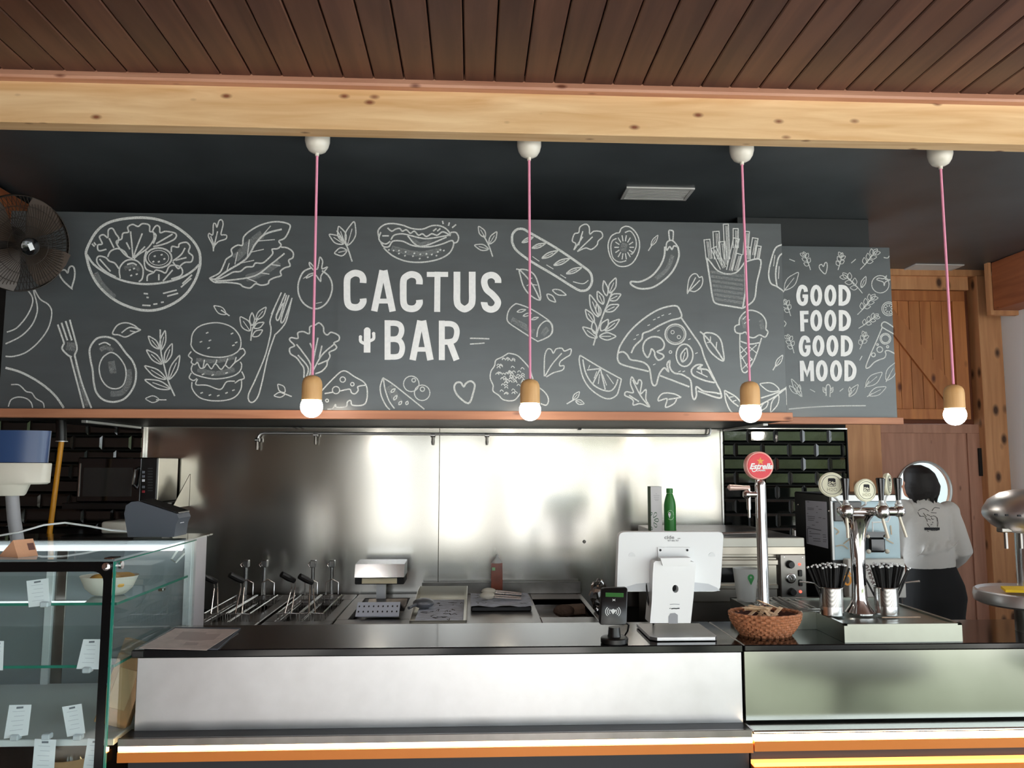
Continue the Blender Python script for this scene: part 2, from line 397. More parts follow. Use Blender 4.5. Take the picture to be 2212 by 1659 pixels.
# metro tiles
def tileset(xa, xb, za, zb, ph=0):
    tw, th, g = .150, .0765, .004; proto = None
    r = 0; z = zb-th
    while z > za-th:
        x = xa - (tw/2 if (r+ph) % 2 else 0)
        while x < xb:
            a, b = max(x, xa), min(x+tw, xb)
            if b-a > .02:
                if b-a > tw-.001 and proto is not None:
                    t = proto.copy(); C.objects.link(t)
                else:
                    w_, h_ = (b-a)/2-g/2, th/2-g/2; c = .012
                    mb = MB().rings([[(-w_, 0, -h_), (w_, 0, -h_), (w_, 0, h_), (-w_, 0, h_)], [(-w_, -.003, -h_), (w_, -.003, -h_), (w_, -.003, h_), (-w_, -.003, h_)],
                                     [(-w_+c, -.008, -h_+c), (w_-c, -.008, -h_+c), (w_-c, -.008, h_-c), (-w_+c, -.008, h_-c)]])
                    t = mb.build('tile', tilem, wb, ang=5)
                    if b-a > tw-.001: proto = t
                t.location = ((a+b)/2, YW+.012, z+th/2)
                t.rotation_euler = (random.uniform(-.006, .006), 0, random.uniform(-.006, .006))
            x += tw
        z -= th; r += 1
zt1 = ZZ(1700, 927, YW)
tileset(xs2+.01, XX(1832, 1000, YW), 1.05, zt1)
tileset(XL+.6, xs0-.01, .95, sz1, 1)
MB().box(xs2+.01, XX(1832, 1000, YW), YW-.006, YW+.011, zt1, zt1+.006).build('edge_strip', chromes, wb)
MB().box(XX(1832, 1000, YW)-.006, XX(1832, 1000, YW), YW-.006, YW+.011, .9, zt1).build('edge_strip', blackmatte, wb)
# ---- the extractor hoods carrying the chalkboards
YH = 3.50; YH2 = 3.95
hx0, hx1 = XX(8, 700, YH), XX(1694, 700, YH)
hz0, hz1 = ZZ(900, 888, YH), ZZ(900, 470, YH)
zs = ZZ(900, 906, YH-.03)
h = thing('extractor_hood', ((hx0+hx1)/2, YH, hz0), 'long black extractor hood above the fryers behind the big chalkboard', 'hood')
box('body', black, h, hx0, hx1, YH+.012, YW-.002, hz0, hz1-.004)
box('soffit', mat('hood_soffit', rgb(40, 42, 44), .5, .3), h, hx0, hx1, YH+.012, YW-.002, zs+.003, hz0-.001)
zf0, zf1 = ZZ(900, 925, YW-.03), ZZ(900, 913, YW-.03)
alu = mat('pale_aluminium', rgb(200, 202, 202), .4, .6)
box('frame_strip', alu, h, xs0-.01, xs2+.01, YW-.045, YW-.003, zf0, zs)
box('frame_strip', alu, h, xs0-.03, xs0-.005, YH+.16, YW-.046, zs-.012, zs+.001)
box('frame_strip', alu, h, xs2+.003, xs2+.028, YH+.16, YW-.046, zs-.012, zs+.001)
# second hood
gx0, gx1 = hx1+.02, XX(1930, 720, YH2)
gz0, gz1 = ZZ(1810, 902, YH2), ZZ(1810, 533, YH2)
h2 = thing('extractor_hood', ((gx0+gx1)/2, YH2, gz0), 'narrow black hood box behind the small chalkboard', 'hood')
box('body', black, h2, gx0, gx1, YH2+.012, YW-.01, gz0, gz1-.004)
box('duct_cover', mat('duct_dark', rgb(38, 42, 44), .6), h2, gx0, gx1-.002, YH2+.2, YW-.01, gz1-.0035, ZCL-.001)
# ---- door wall
def xd(px, py=1000): return XX(px, py, YD)
def zd(py, px=2000): return ZZ(px, py, YD)
wd = struct('wall_rear', MB().box(XX(1832, 1000, YW)-.1, xd(1890), YD+.02, YD+.14, 0, ZCL).box(xd(2118), XBm+.3, YD+.02, YD+.14, 0, ZCL)
            .box(xd(1890), xd(2118), YD+.02, YD+.14, zd(915), ZCL), mat('wall_brown_dark', rgb(120, 66, 40), .7))
struct('trim_3', MB().box(XX(1832, 1000, YW)-.1, xd(2140), YD-.08, YD+.02, zd(601), ZCL).box(xd(1900), xd(2103), YD-.05, YD+.02, zd(629), zd(601)), postwood)
p = struct('wood_post', MB().box(xd(2112), xd(2180), YD-.10, YD+.02, 0, zd(601), .004), postwood); tag(p, 'tall knotty post right of the door with dark knots', 'post')
p = struct('wood_post', MB().box(XX(1835, 1000, YW)+.24, xd(1893), YD-.08, YD+.02, 0, zd(905), .004), postwood); tag(p, 'knotty post between the black tiles and the door', 'post')
# transom barn panel
tp = thing('barn_panel', (xd(2010), YD, zd(905)), 'cedar plank panel with a diagonal brace above the door', 'panel')
x0, x1 = xd(1880), xd(2097); za, zb = zd(906), zd(630)
n = 9
for i in range(n):
    a = x0+(x1-x0)*i/n; b = x0+(x1-x0)*(i+1)/n
    MB().box(a+.001, b-.001, YD-.012, YD+.015, za, zb, .002).build('plank', cedar, tp)
box('rail', cedar, tp, x0, x1, YD-.034, YD-.013, zd(652), zb); box('rail', cedar, tp, x0, x1, YD-.034, YD-.013, za, zd(884))
box('stile', cedar, tp, xd(2070), x1, YD-.034, YD-.013, zd(884), zd(652))
A = (xd(1905), zd(652)); B = (xd(2062), zd(862)); dx, dz = B[0]-A[0], B[1]-A[1]; ln = math.hypot(dx, dz); nx, nz = -dz/ln*.055, dx/ln*.055
MB().prism([(A[0]+nx, A[1]+nz), (B[0]+nx, B[1]+nz), (B[0]-nx, B[1]-nz), (A[0]-nx, A[1]-nz)], YD-.032, YD-.013).build('brace', cedar, tp)
# door with round window
d1 = bpy.data.objects.new('door_1', None); C.objects.link(d1); d1.location = (xd(2000), YD, 0); d1['kind'] = 'structure'
cx, cz, rr = xd(1992, 1058), zd(1058, 1992), .19
x0, x1, z0, z1 = xd(1896), xd(2113), .02, zd(917)
n = 40; ring = [(cx+rr*math.cos(2*PI*i/n), cz+rr*math.sin(2*PI*i/n)) for i in range(n)]
outr = []
for i in range(n):
    a = 2*PI*i/n; c_, s_ = math.cos(a), math.sin(a); ts = []
    if c_ > 1e-6: ts.append((x1-cx)/c_)
    if c_ < -1e-6: ts.append((x0-cx)/c_)
    if s_ > 1e-6: ts.append((z1-cz)/s_)
    if s_ < -1e-6: ts.append((cz-.55-cz)/s_)
    t = min(ts); outr.append((cx+c_*t, cz+s_*t))
mb = MB()
mb.rings([[(x, YD-.02, z) for x, z in outr], [(x, YD-.02, z) for x, z in ring], [(x, YD+.02, z) for x, z in ring], [(x, YD+.02, z) for x, z in outr]], False, False)
mb.box(x0, x1, YD-.02, YD+.02, z0, cz-.55)
for a, b in ((x1, z1), (x0, z1), (x0, cz-.55), (x1, cz-.55)):
    # corner fillers between the ray-cast outline and the true corner
    q = sorted(outr, key=lambda p: (p[0]-a)**2+(p[1]-b)**2)[:2]
    mb.add([(a, YD-.02, b), (q[0][0], YD-.02, q[0][1]), (q[1][0], YD-.02, q[1][1])], [(0, 1, 2)])
mb.build('leaf_panel', doorwood, d1, ang=20)
box('stile', doorwood, d1, xd(2086), x1, YD-.034, YD-.021, z0, z1-.06); box('rail', doorwood, d1, x0, x1, YD-.034, YD-.021, z1-.06, z1)
MB().tube([(x, YD-.024, z) for x, z in ring], .008, 8, True).build('porthole_ring', alu, d1)
MB().lathe((cx, YD, cz), [(rr-.003, -.003), (rr-.003, .003)], 40, (0, 1, 0)).build('pane', glass, d1)
MB().box(xd(2106), xd(2114), YD-.05, YD-.034, zd(1028), zd(968), .002).build('hinge', blackmatte, d1)
# kitchen behind the porthole
kw = mat('kitchen_white', rgb(214, 226, 230), .5)
struct('wall_kitchen_rear', MB().box(xd(1700), xd(2500), 7.4, 7.5, 0, 2.9), kw)
struct('wall_kitchen_left', MB().box(xd(1700)-.1, xd(1700), 5.46, 7.5, 0, 2.9), kw)
struct('wall_kitchen_right', MB().box(xd(2500), xd(2500)+.1, 5.46, 7.5, 0, 2.9), kw)
struct('ceiling', MB().box(xd(1700), xd(2500), 5.46, 7.5, 2.9, 2.98), whitem)
kl = MB().box(xd(1900), xd(2200), 6.0, 6.9, 2.86, 2.899, .004).build('ceiling_lamp', mat('lamp_panel', (1, 1, 1), .4, emit=(1, 1, 1), es=12)); tag(kl, 'bright ceiling lamp panel in the kitchen seen past the porthole', 'lamp')
# ---- vents in the black ceiling
def vent(px, py, Y, label):
    c = PZ(px, py, ZCL); v = thing('air_vent', (c.x, c.y, ZCL), label, 'vent', 'ceiling air vents')
    W, D = .335, .17
    wv = mat('vent_white', rgb(214, 214, 212), .5)
    f_ = MB(); x, y, z = c.x, c.y, ZCL
    f_.box(x-W/2, x+W/2, y-D/2, y-D/2+.016, z-.008, z-.0005).box(x-W/2, x+W/2, y+D/2-.016, y+D/2, z-.008, z-.0005)
    f_.box(x-W/2, x-W/2+.016, y-D/2+.016, y+D/2-.016, z-.008, z-.0005).box(x+W/2-.016, x+W/2, y-D/2+.016, y+D/2-.016, z-.008, z-.0005)
    f_.build('frame', wv, v)
    s0 = None
    for k in range(9):
        yy = y-D/2+.023+k*.0155
        if s0 is None:
            s0 = MB().box(x-W/2+.017, x+W/2-.017, yy-.005, yy+.005, z-.006, z-.0008).build('slat', wv, v); first = yy
        else:
            q = s0.copy(); C.objects.link(q); q.location = (0, yy-first, 0)
vent(1419, 417, 3.75, 'white slatted vent in the black ceiling above the big chalkboard')
vent(2015, 577, 5.16, 'white slatted vent in the black ceiling above the cedar panel')
# ---- outside and the open front behind the camera (seen mirrored in the steel)
struct('ground_outside', MB().box(-40, 40, -40, -14, -.12, -.02), mat('paving_outside', rgb(196, 190, 178), .8))
fwm = mat('front_wall_dark', rgb(120, 108, 92), .7)
for i_, (xa_, xb_) in enumerate(((XL, -1.45), (-.9, -.55), (.1, .6), (1.62, 1.72), (2.1, 2.4), (3.3, 3.5))):  # unseen uprights added; widths block daylight on the left and band the steel reflections
    p = struct('added_front_post', MB().box(xa_, xb_, YO-.1, YO, 0, ZPL), fwm); tag(p, 'unseen post added to the open bar front to shape the daylight', 'post')
hedge = mat('hedge_green', rgb(120, 132, 92), .8, var=.5, vscale=3)
rnd = random.Random(3); hb_ = MB(); n0 = 0
for k, (x, y, s) in enumerate([(-6, -19, 1.4), (-1.5, -20, 1.2), (4.5, -18, 2.1), (9, -17, 1.6), (14, -19, 1.7), (10, -9, 1.2), (12, -3, 1.4)]):
    mb = MB()
    for q in range(14):
        mb.sphere((x+rnd.uniform(-1, 1)*s, y+rnd.uniform(-.6, .6)*s, s*.5+rnd.uniform(0, 1)*s), s*rnd.uniform(.35, .6), 10, 7)
    hb_.v += [p for p in mb.v]; hb_.f += [tuple(i+n0 for i in f) for f in mb.f]; n0 += len(mb.v)
o = hb_.build('hedge_foliage', hedge); tag(o, 'green foliage outside the open front of the bar', 'foliage', kind='stuff')

# round tables in front of the right counter (mirrored in its steel front)
olive = mat('olive_top', rgb(104, 112, 92), .5)
for lab, x, y, r in (('round olive table in front of the right counter section', 1.62, 1.62, .36), ('round olive table in front of the right counter end', 2.75, 1.7, .36)):
    t = thing('round_table', (x, y, .0125), lab, 'table')
    MB().lathe((x, y, 0), [(r, .71), (r+.005, .72), (r, .735)], 48).build('table_top', olive, t)
    MB().cyl((x, y, .03), (x, y, .71), .03, 16).build('column', blackmatte, t); MB().lathe((x, y, 0), [(.22, .0125), (.21, .024), (.04, .032)], 32).build('foot', blackmatte, t)

mt = MB().box(.98, 4.4, -2.6, 2.3, .0005, .012, .003).build('reflection_mat', mat('green_mat', rgb(84, 92, 74), .9, var=.15, vscale=30)); tag(mt, 'unseen dull green mat added under the round tables to darken the mirrored floor', 'mat')  # added out of view to darken what the right steel front mirrors
# ================================================================ chalkboards
def boardmap(Y, s, ox, oy, xlim):
    def f(x, y):
        q = PY(ox+x*s, oy+y*s, Y-.0015); q.x = min(max(q.x, xlim[0]), xlim[1]); q.z = max(q.z, BZ[0]); return q
    return f
def pts(s):
    v = [float(t) for t in s.replace(',', ' ').split()]; return list(zip(v[::2], v[1::2]))
def leaf(k, b, t, hw, w, rib=True):
    b, t = Vector(b), Vector(t); d = t-b; n = Vector((-d.y, d.x)).normalized()*hw
    P = [b, b+d*.22+n*.75, b+d*.5+n, b+d*.8+n*.55, t, b+d*.8-n*.55, b+d*.5-n, b+d*.22-n*.75]
    k.stroke([tuple(p) for p in P], w, True)
    if rib: k.stroke([tuple(b), tuple(b+d*.7)], w*.7, False, False)
def sprig(k, b, t, n, ll, hw, w, tipleaf=True):
    b, t = Vector(b), Vector(t); d = t-b; u = d.normalized(); nn = Vector((-u.y, u.x))
    k.stroke([tuple(b), tuple(b+d*.5+nn*d.length*.03), tuple(t)], w)
    for i in range(n):
        f = .3+.6*i/max(1, n-1); sgn = 1 if i % 2 else -1; p = b+d*f
        leaf(k, p, p+(u*.75+nn*sgn*.75)*ll, hw, w*.8, False)
    if tipleaf: leaf(k, b+d*.85, t+u*ll*.5, hw, w*.8, False)
BZ = [hz0]
mbd = thing('menu_chalkboard', ((hx0+hx1)/2, YH, hz0), 'long grey chalkboard with food drawings and CACTUS BAR lettering', 'chalkboard')
box('panel', boardm, mbd, hx0, hx1, YH, YH+.0115, hz0, hz1, .001)
lx1 = XX(1710, 897, YH-.03)
MB().box(hx0-.01, lx1, YH-.045, YH+.011, zs, hz0-.0008, .002).build('ledge', ledgewood, mbd)
R = {1: (.29837, 0, 440), 2: (.2893, 600, 440), 3: (.3029, 1050, 460)}
def K(r): return Ink(boardmap(YH, *R[r], (hx0, hx1)))
def draw(name, r, strokes, leaves=(), sprigs=(), circ=(), w=10, m=None, dim=()):
    k = K(r)
    for s in strokes:
        ww, cl, st = w, False, s
        if isinstance(s, tuple): ww, st = s
        if st.endswith('z'): cl, st = True, st[:-1]
        k.stroke(pts(st), ww, cl)
    for l in leaves: leaf(k, l[0:2], l[2:4], l[4], w*.85, len(l) > 5)
    for l in sprigs: sprig(k, l[0:2], l[2:4], l[4], l[5], l[6], w*.8)
    for c in circ: k.circle(c[0], c[1], c[2], c[4] if len(c) > 4 else w*.8, c[3] if len(c) > 3 else None)
    o = k.build(name, m or chalk, mbd)
    if dim:
        for ww, st in dim: K(r).stroke(pts(st), ww).build('chalk_smudge', chalkdim, o)
    return o
def dots(s, l=8):
    return [f'{x-l},{y+l*.4} {x+l},{y-l*.4}' for x, y in pts(s)]
draw('chalk_salad_bowl', 1, [(19, '628,330 700,200 800,132 960,103 1120,110 1260,160 1380,250 1440,340 1450,420 1440,480 1410,560 1350,650 1260,720 1150,765 1040,772 930,745 820,690 720,600 660,500 630,400z'),
  (15, '630,370 680,440 780,510 900,560 1040,582 1180,572 1300,540 1390,490 1442,440'),
  '960,400 905,370 850,300 845,270 880,255 890,215 930,205 925,170 960,150 1000,165 1030,145 1080,155 1085,200 1110,205 1115,250 1095,290 1060,330 1000,370 970,400',
  '965,395 985,330 1030,215', '962,395 955,300 945,200', '940,330 915,280', '970,390 1050,310',
  '770,330 715,340 708,300 740,290 720,240 750,225 780,245 785,190 815,180 840,220 860,250 850,290', '825,320 790,250',
  '1110,290 1130,230 1105,200 1130,160 1155,170 1160,210 1200,200 1270,215 1270,250 1220,280 1160,300 1110,310', '1130,290 1250,220',
  '1240,350 1245,310 1290,315 1300,290 1350,280 1375,310 1365,350 1395,380 1385,420 1340,425 1310,445 1290,470 1250,420', '1250,415 1310,370 1340,320', '1270,410 1350,390',
  '870,540 865,470 900,420 950,405 1000,420 1035,470 1030,540 1005,565', '780,385 800,345 850,325 900,345 925,385',
  '860,470 830,430 790,415 765,390 715,380 700,410 720,450 780,500 840,530', '720,400 800,490', '1060,340 1045,400 1055,470 1110,495',
  '1065,560 1070,520 1110,500 1130,480 1170,490 1200,500 1230,450 1290,450 1320,480 1310,520 1240,545', '1180,560 1250,480', '1150,555 1150,510',
  '1040,650 1072,653', '1060,678 1077,680', '1180,650 1280,625', '1210,670 1290,648', '1030,735 1090,738', '1110,728 1140,725', '1165,715 1186,712', '1310,605 1385,540', '1320,580 1390,515', '665,290 685,310', '680,280 695,300',
  '920,440 960,430 990,445'] + dots('940,480 970,470 950,520 990,510 1120,380 1150,420 1190,400 1110,420 1170,370', 7), circ=[(1148, 392, 95, 72, 12), (1148, 392, 74, 54, 5)], w=11,
  dim=[(40, '690,500 740,590 830,680'), (30, '900,470 960,450 1010,480')])
draw('chalk_heart', 1, [(12, '515,610 460,560 430,510 440,485 470,480 490,500 500,465 520,452 538,470 540,530 520,605z')])
draw('chalk_romaine', 1, ['1520,540 1590,500 1625,430 1640,400 1680,370 1675,330 1720,300 1755,300 1765,240 1820,190 1900,150 2000,130 2095,150 2090,200 2060,250 2020,270 2035,300 2010,325 1970,330 1975,360 1940,400 1900,430 1850,430 1830,455 1780,460 1740,490 1690,495 1640,520 1580,545z',
  (13, '1550,555 1640,490 1780,400 1850,290 1920,220 2040,185'), (7, '1700,440 1720,350'), (7, '1790,390 1805,260'), (7, '1820,350 1910,330'), (7, '1870,270 1990,260'), (7, '1640,490 1660,430'), (7, '1740,430 1840,410'), (7, '1900,230 1960,160'),
  '2035,315 2080,320 2120,350 2120,390 2090,410 2100,450 2060,465 2030,490 2035,520 1990,535 1950,555 1940,580 1890,590 1850,580 1810,610 1760,600 1730,580 1640,570 1560,570 1520,545', '1560,560 1700,550 1850,520 1960,440 2060,360', (7, '1880,500 1950,510'), (7, '1790,540 1860,570'), (7, '1960,440 2030,450')], w=11,
  dim=[(60, '1700,400 1800,300 1900,220'), (50, '1780,540 1900,500 2020,420')])
draw('chalk_herb', 1, ['1545,345 1540,300 1510,240 1515,215 1540,225 1545,150 1560,145 1570,170 1585,125 1605,118 1615,150 1600,220 1620,225 1640,230 1635,255 1580,275 1550,310', '1545,330 1575,200', '1550,300 1525,235'], w=9)
draw('chalk_leaf', 1, ['1600,770 1662,812'], [(1635, 800, 1550, 740, 24)], w=9)
draw('chalk_leaf', 1, ['815,940 850,880 910,862 970,880 1000,905 1015,915 970,935 910,965 860,950z', '880,935 940,895 1012,912', (7, '940,920 990,930')], w=10)
draw('chalk_fork', 1, ['418,875 465,1010', '445,862 488,990', '475,850 520,990', '505,840 556,1030', '465,1010 450,1050 490,1095 520,1110', '556,1030 556,1060 540,1095', '510,1110 560,1300 607,1480', '540,1095 590,1290 662,1480'], w=13, dim=[(60, '480,1030 545,1040'), (25, '550,1150 630,1470')])
draw('chalk_avocado', 1, [(14, '740,965 690,985 650,1050 655,1130 670,1200 680,1300 700,1370 750,1420 830,1435 910,1405 970,1320 985,1220 960,1140 910,1080 850,1000 800,970z'), (10, '790,1080 740,1120 718,1190 735,1270 780,1325 840,1340 890,1315 912,1250 905,1180 870,1120 830,1085z'), '715,1020 760,1005 800,1025'],
  dim=[(50, '805,1140 820,1230'), (34, '725,1060 760,1040 820,1060'), (40, '930,1200 935,1290 880,1370 800,1375')])
draw('chalk_banana', 1, ['195,628 240,612', '200,625 235,680 230,740 190,820 120,900 50,930', '245,612 290,690 350,730 375,790 350,900 280,1000 190,1075 100,1105 40,1105', '262,700 270,780 230,880 150,960 40,1015', '240,612 250,660 262,700'], w=10)
draw('chalk_round_pizza', 1, [(16, '40,1188 150,1220 280,1290 390,1380 462,1478'), '80,1310 130,1310 160,1330 190,1360 230,1370 260,1410 310,1440 320,1478', '60,1470 80,1420 130,1400 190,1410 225,1440 236,1478'], w=9)
draw('chalk_branch', 1, ['1265,1392 1220,1290 1190,1180 1165,1070 1160,910'], [(1150,1050,1075,960,22,1), (1165,1060,1195,920,20,1), (1170,1160,1062,1060,24,1), (1195,1150,1245,1015,24,1), (1200,1270,1048,1175,26,1), (1225,1270,1300,1100,26,1), (1230,1340,1050,1275,28,1)], w=11)
draw('chalk_leaf', 1, ['1130,1420 1205,1420'], [(1150, 1418, 1055, 1412, 24)], w=9)
draw('chalk_burger', 1, ['1385,1000 1395,940 1440,890 1520,865 1600,865 1680,895 1730,950 1745,1010 1730,1060 1680,1095 1600,1112 1500,1105 1420,1075 1385,1030z',
  '1385,1070 1365,1100 1390,1125 1385,1150 1410,1165 1430,1150 1450,1190 1480,1185 1500,1160 1530,1195 1560,1160 1600,1200 1630,1170 1660,1190 1700,1150 1730,1130 1750,1110 1775,1080 1760,1050 1740,1055',
  '1395,1165 1385,1200 1410,1235 1500,1262 1580,1268 1680,1250 1735,1215 1750,1170 1740,1145', '1385,1225 1370,1260 1400,1280 1425,1265', '1750,1215 1768,1262 1730,1278 1700,1300',
  '1430,1270 1420,1310 1500,1315 1595,1345 1640,1290 1700,1285', '1390,1290 1392,1340 1440,1400 1520,1425 1620,1425 1700,1400 1745,1340 1748,1270', '1470,1190 1480,1130', '1560,1160 1570,1130', '1630,1170 1650,1120', '1700,1150 1710,1110']
  + dots('1455,1000 1520,990 1510,1045 1690,1025 1710,1005 1500,935 1680,940 1460,1370 1520,1385 1580,1390 1640,1370 1690,1350 1470,1235 1540,1240 1640,1225', 9), w=9, dim=[(36, '1430,1200 1560,1230 1700,1200'), (30, '1420,1130 1560,1140 1700,1110')])
draw('chalk_sprig', 1, ['1815,992 1830,900 1870,830'], [(1810,920,1740,820,32,1), (1825,880,1825,790,18), (1855,840,1925,750,22,1), (1840,900,1910,860,18), (1830,960,1900,915,20)], w=10)
draw('chalk_fork', 1, ['2038,642 1965,800', '2065,648 2000,810', '2050,720 2000,815 2020,835 2075,660', '2092,662 2035,835 2055,848 2115,682', '1985,760 1955,850 1962,900 1958,950', '2112,690 2075,840 2040,900 1995,945', '1958,950 1920,1100 1850,1270 1800,1380 1805,1430 1835,1435 1870,1390 1900,1280 1940,1100 1992,945'], w=10)
draw('chalk_leaf', 1, ['2030,1365 2112,1396'], [(2062,1365,2012,1308,22), (2062,1378,1985,1390,18)], w=9)
draw('chalk_herb', 2, ['555,432 525,340 500,290 440,200'], [(520,310,570,135,38,1), (500,290,455,170,30,1), (490,300,385,230,28,1), (515,350,425,370,30,1)], w=11)
draw('chalk_hot_dog', 2, ['755,250 750,200 790,160 850,148 930,160 1000,185 1080,190 1150,165 1210,165 1260,190 1292,230', '770,212 755,260 775,290 810,300 840,280', '1290,215 1330,215 1350,250 1340,285 1310,295',
  '820,180 850,205 880,190 910,185 930,205 960,195 990,220 1020,205 1050,235 1080,225 1110,245 1150,225 1190,235 1230,210 1270,225 1290,240', '845,270 870,235 930,225 1000,240 1060,255 1130,260 1280,235', '970,240 1065,320 1260,250',
  '770,290 790,320 830,320 860,280 930,280 1000,310 1070,322 1150,320 1230,300 1300,275 1312,310 1280,370 1200,415 1080,437 960,430 860,390 790,330', '1230,128 1236,152', '1282,140 1274,166', '1332,155 1302,180', '1160,205 1185,185', '1190,205 1215,185', '780,240 830,240']
  + dots('830,345 865,350 905,372 905,350 950,388 955,360 1010,392 1020,370 1060,410 1065,378 1120,400 1110,375 1150,380 1185,388 1195,360 1240,350 1215,345', 6), w=11, dim=[(40, '850,330 960,360 1080,375 1220,340'), (30, '1000,260 1060,300 1150,280')])
draw('chalk_sprig', 2, ['1605,396 1575,310 1535,235'], [(1548,250,1500,170,22,1), (1580,300,1635,210,22,1), (1572,340,1470,310,22,1)], w=10)
draw('chalk_tomato', 2, [(12, '250,480 190,510 155,590 155,670 190,740 250,780 310,780 365,740 400,670 405,600 380,540 330,500'), '215,555 270,530 290,540 320,580 325,535 370,475 330,485 335,430 315,400 305,450 290,490 240,440 240,465 275,510 230,530z', (6, '285,745 330,735'), (6, '190,560 230,530')], w=10)
draw('chalk_lettuce', 2, ['195,1300 195,1230 170,1190 140,1150 95,1120 90,1080 125,1060 90,1020 100,1000 150,1005 150,965 190,955 235,970 240,920 280,905 310,890 340,920 345,960 370,980 400,960 455,985 455,1020 420,1040 440,1070 425,1090 385,1110 390,1140 370,1180 365,1210 330,1250 280,1270', '235,1290 245,1200 180,1100 140,1050', '250,1280 270,1150 300,1000', '262,1250 330,1130 420,1050', '215,1290 225,1220 150,1130', '275,1120 240,1040', '310,1150 330,1060', '300,1200 370,1170'], w=11)
draw('chalk_cheese', 2, ['330,1395 410,1310 490,1248 570,1290 660,1355 655,1490 560,1505 545,1470 520,1480 510,1515 440,1520 430,1500 410,1530 370,1535', '350,1418 410,1408', '460,1400 535,1385 550,1410 575,1420 600,1395 600,1365 660,1355'], circ=[(485,1313,20), (435,1392,27), (557,1348,13), (368,1470,11)], w=10)
draw('chalk_melon', 2, ['785,1300 765,1370 775,1440 810,1510 838,1538', '785,1300 850,1340 940,1410 1095,1535', '790,1310 800,1380 830,1470 872,1530'], [(846,1408,876,1382,9), (866,1465,890,1432,9), (905,1500,925,1475,9), (960,1500,970,1475,9)], circ=[(997,1345,58), (1078,1412,58), (1015,1318,14), (1080,1385,16)], w=10, dim=[(60, '830,1360 900,1480')])
draw('chalk_heart', 2, [(14, '1425,1490 1350,1440 1318,1380 1330,1340 1365,1335 1388,1365 1405,1342 1440,1325 1470,1350 1460,1410z')])
draw('chalk_baguette', 3, [(17, '185,190 190,150 220,118 265,115 310,140 500,250 690,380 745,430 755,490 730,540 690,555 640,540 480,440 320,345 220,270 190,220z'), (7, '620,490 690,505 730,480'), (6, '430,370 480,400'), (6, '530,440 570,465'), (6, '330,310 380,345')],
  [(330,250,422,218,13,1), (400,322,510,270,15,1), (485,372,595,325,15,1), (575,432,680,390,15,1), (258,210,335,172,12,1)], w=11)
draw('chalk_leaf', 3, ['215,400 250,415 330,510 385,620', '240,405 300,410 350,450 380,540 385,620 320,590 270,530 245,450z', (7, '300,470 330,465'), (7, '330,510 365,515'), (7, '290,520 320,500')], w=10)
draw('chalk_leaf', 3, [], [(435,580,495,635,18)], w=10)
draw('chalk_leaf', 3, [], [(475,550,570,585,18)], w=10)
draw('chalk_roll', 3, ['150,740 165,690 200,655 230,650 330,690 450,770 475,820 460,870 380,912 350,905 230,830 160,780z', '362,885 370,830 395,790 430,770 460,785 472,830 455,875 395,908'], [(222,705,282,690,9), (265,735,322,715,9), (325,760,372,745,7)], w=9, dim=[(40, '180,760 260,800 340,850'), (40, '400,870 440,820')])
k = ['160,1000 110,1030 70,1050 60,1090 35,1130 30,1180 50,1230 50,1270 90,1300 120,1330 170,1340 210,1330 245,1285', '160,1000 220,1015 270,1060 310,1110 330,1170 350,1220 420,1280 445,1330 430,1370 390,1360']
rq = random.Random(5)
for q in range(60):
    a = rq.uniform(0, 6.28); rad = rq.uniform(.1, .95); x = 165+115*rad*math.cos(a); y = 1165+140*rad*math.sin(a)
    k.append((6, f'{x-11},{y+4} {x-2},{y-8} {x+10},{y-1} {x+13},{y+6}'))
draw('chalk_fried_chicken', 3, k, w=9)
draw('chalk_oak_leaf', 3, ['415,1165 415,1080 420,1010 440,970 465,975 480,1000 500,970 540,965 560,985 605,970 600,1010 570,1030 530,1060 525,1090 555,1090 545,1120 480,1140 430,1170', '420,1165 470,1080 540,1000'], w=9)
draw('chalk_lettuce', 3, ['625,265 640,220 615,200 630,150 660,140 670,100 710,80 735,100 740,150 770,130 820,135 830,170 800,200 790,230 750,260 710,250 650,275', '630,260 690,170', '655,270 760,170', '660,230 690,130'], w=9)
k = ['925,145 890,170 870,230 885,310 930,370 985,382 1040,360 1080,300 1095,230 1080,160 1040,110 1000,95 965,110 950,140z', (8, '930,182 900,200 890,250 905,320 950,350 1000,340'), (8, '990,140 1030,130 1065,180 1070,240 1045,290 1030,290')]
for q in range(14):
    a = 2*PI*q/14; k.append((8, f'{985+38*math.cos(a)},{245+44*math.sin(a)} {985+70*math.cos(a)},{245+88*math.sin(a)}'))
draw('chalk_tomato_slice', 3, k, w=9, dim=[(60, '960,240 1005,250')])
draw('chalk_leaf', 3, ['1157,270 1185,225'], [(1178,232,1225,160,14,1)], w=8)
draw('chalk_chili', 3, ['1310,200 1303,132 1320,125 1335,135 1332,200', '1285,240 1290,210 1315,195 1340,205 1365,240 1340,235 1325,260 1310,240 1290,265z', (13, '1275,240 1270,310 1240,380 1180,450 1100,490 1035,490 1040,515 1100,540 1190,530 1280,470 1340,400 1375,310 1368,240')], w=10, dim=[(30, '1330,300 1290,400 1210,470')])
draw('chalk_leaf', 3, ['1435,570 1445,480 1470,440 1500,435 1520,460 1540,455 1545,490 1530,530 1490,560 1450,555z', '1440,565 1495,460', '1455,550 1525,480'], w=8)
k = ['1572,320 1600,350 1650,410 1720,435 1790,420 1845,350', (12, '1572,320 1600,500 1615,600 1640,645 1740,665 1830,680'), (12, '1845,350 1850,560 1830,680'), (11, '1845,350 1958,335 1930,500 1910,620 1830,680')]
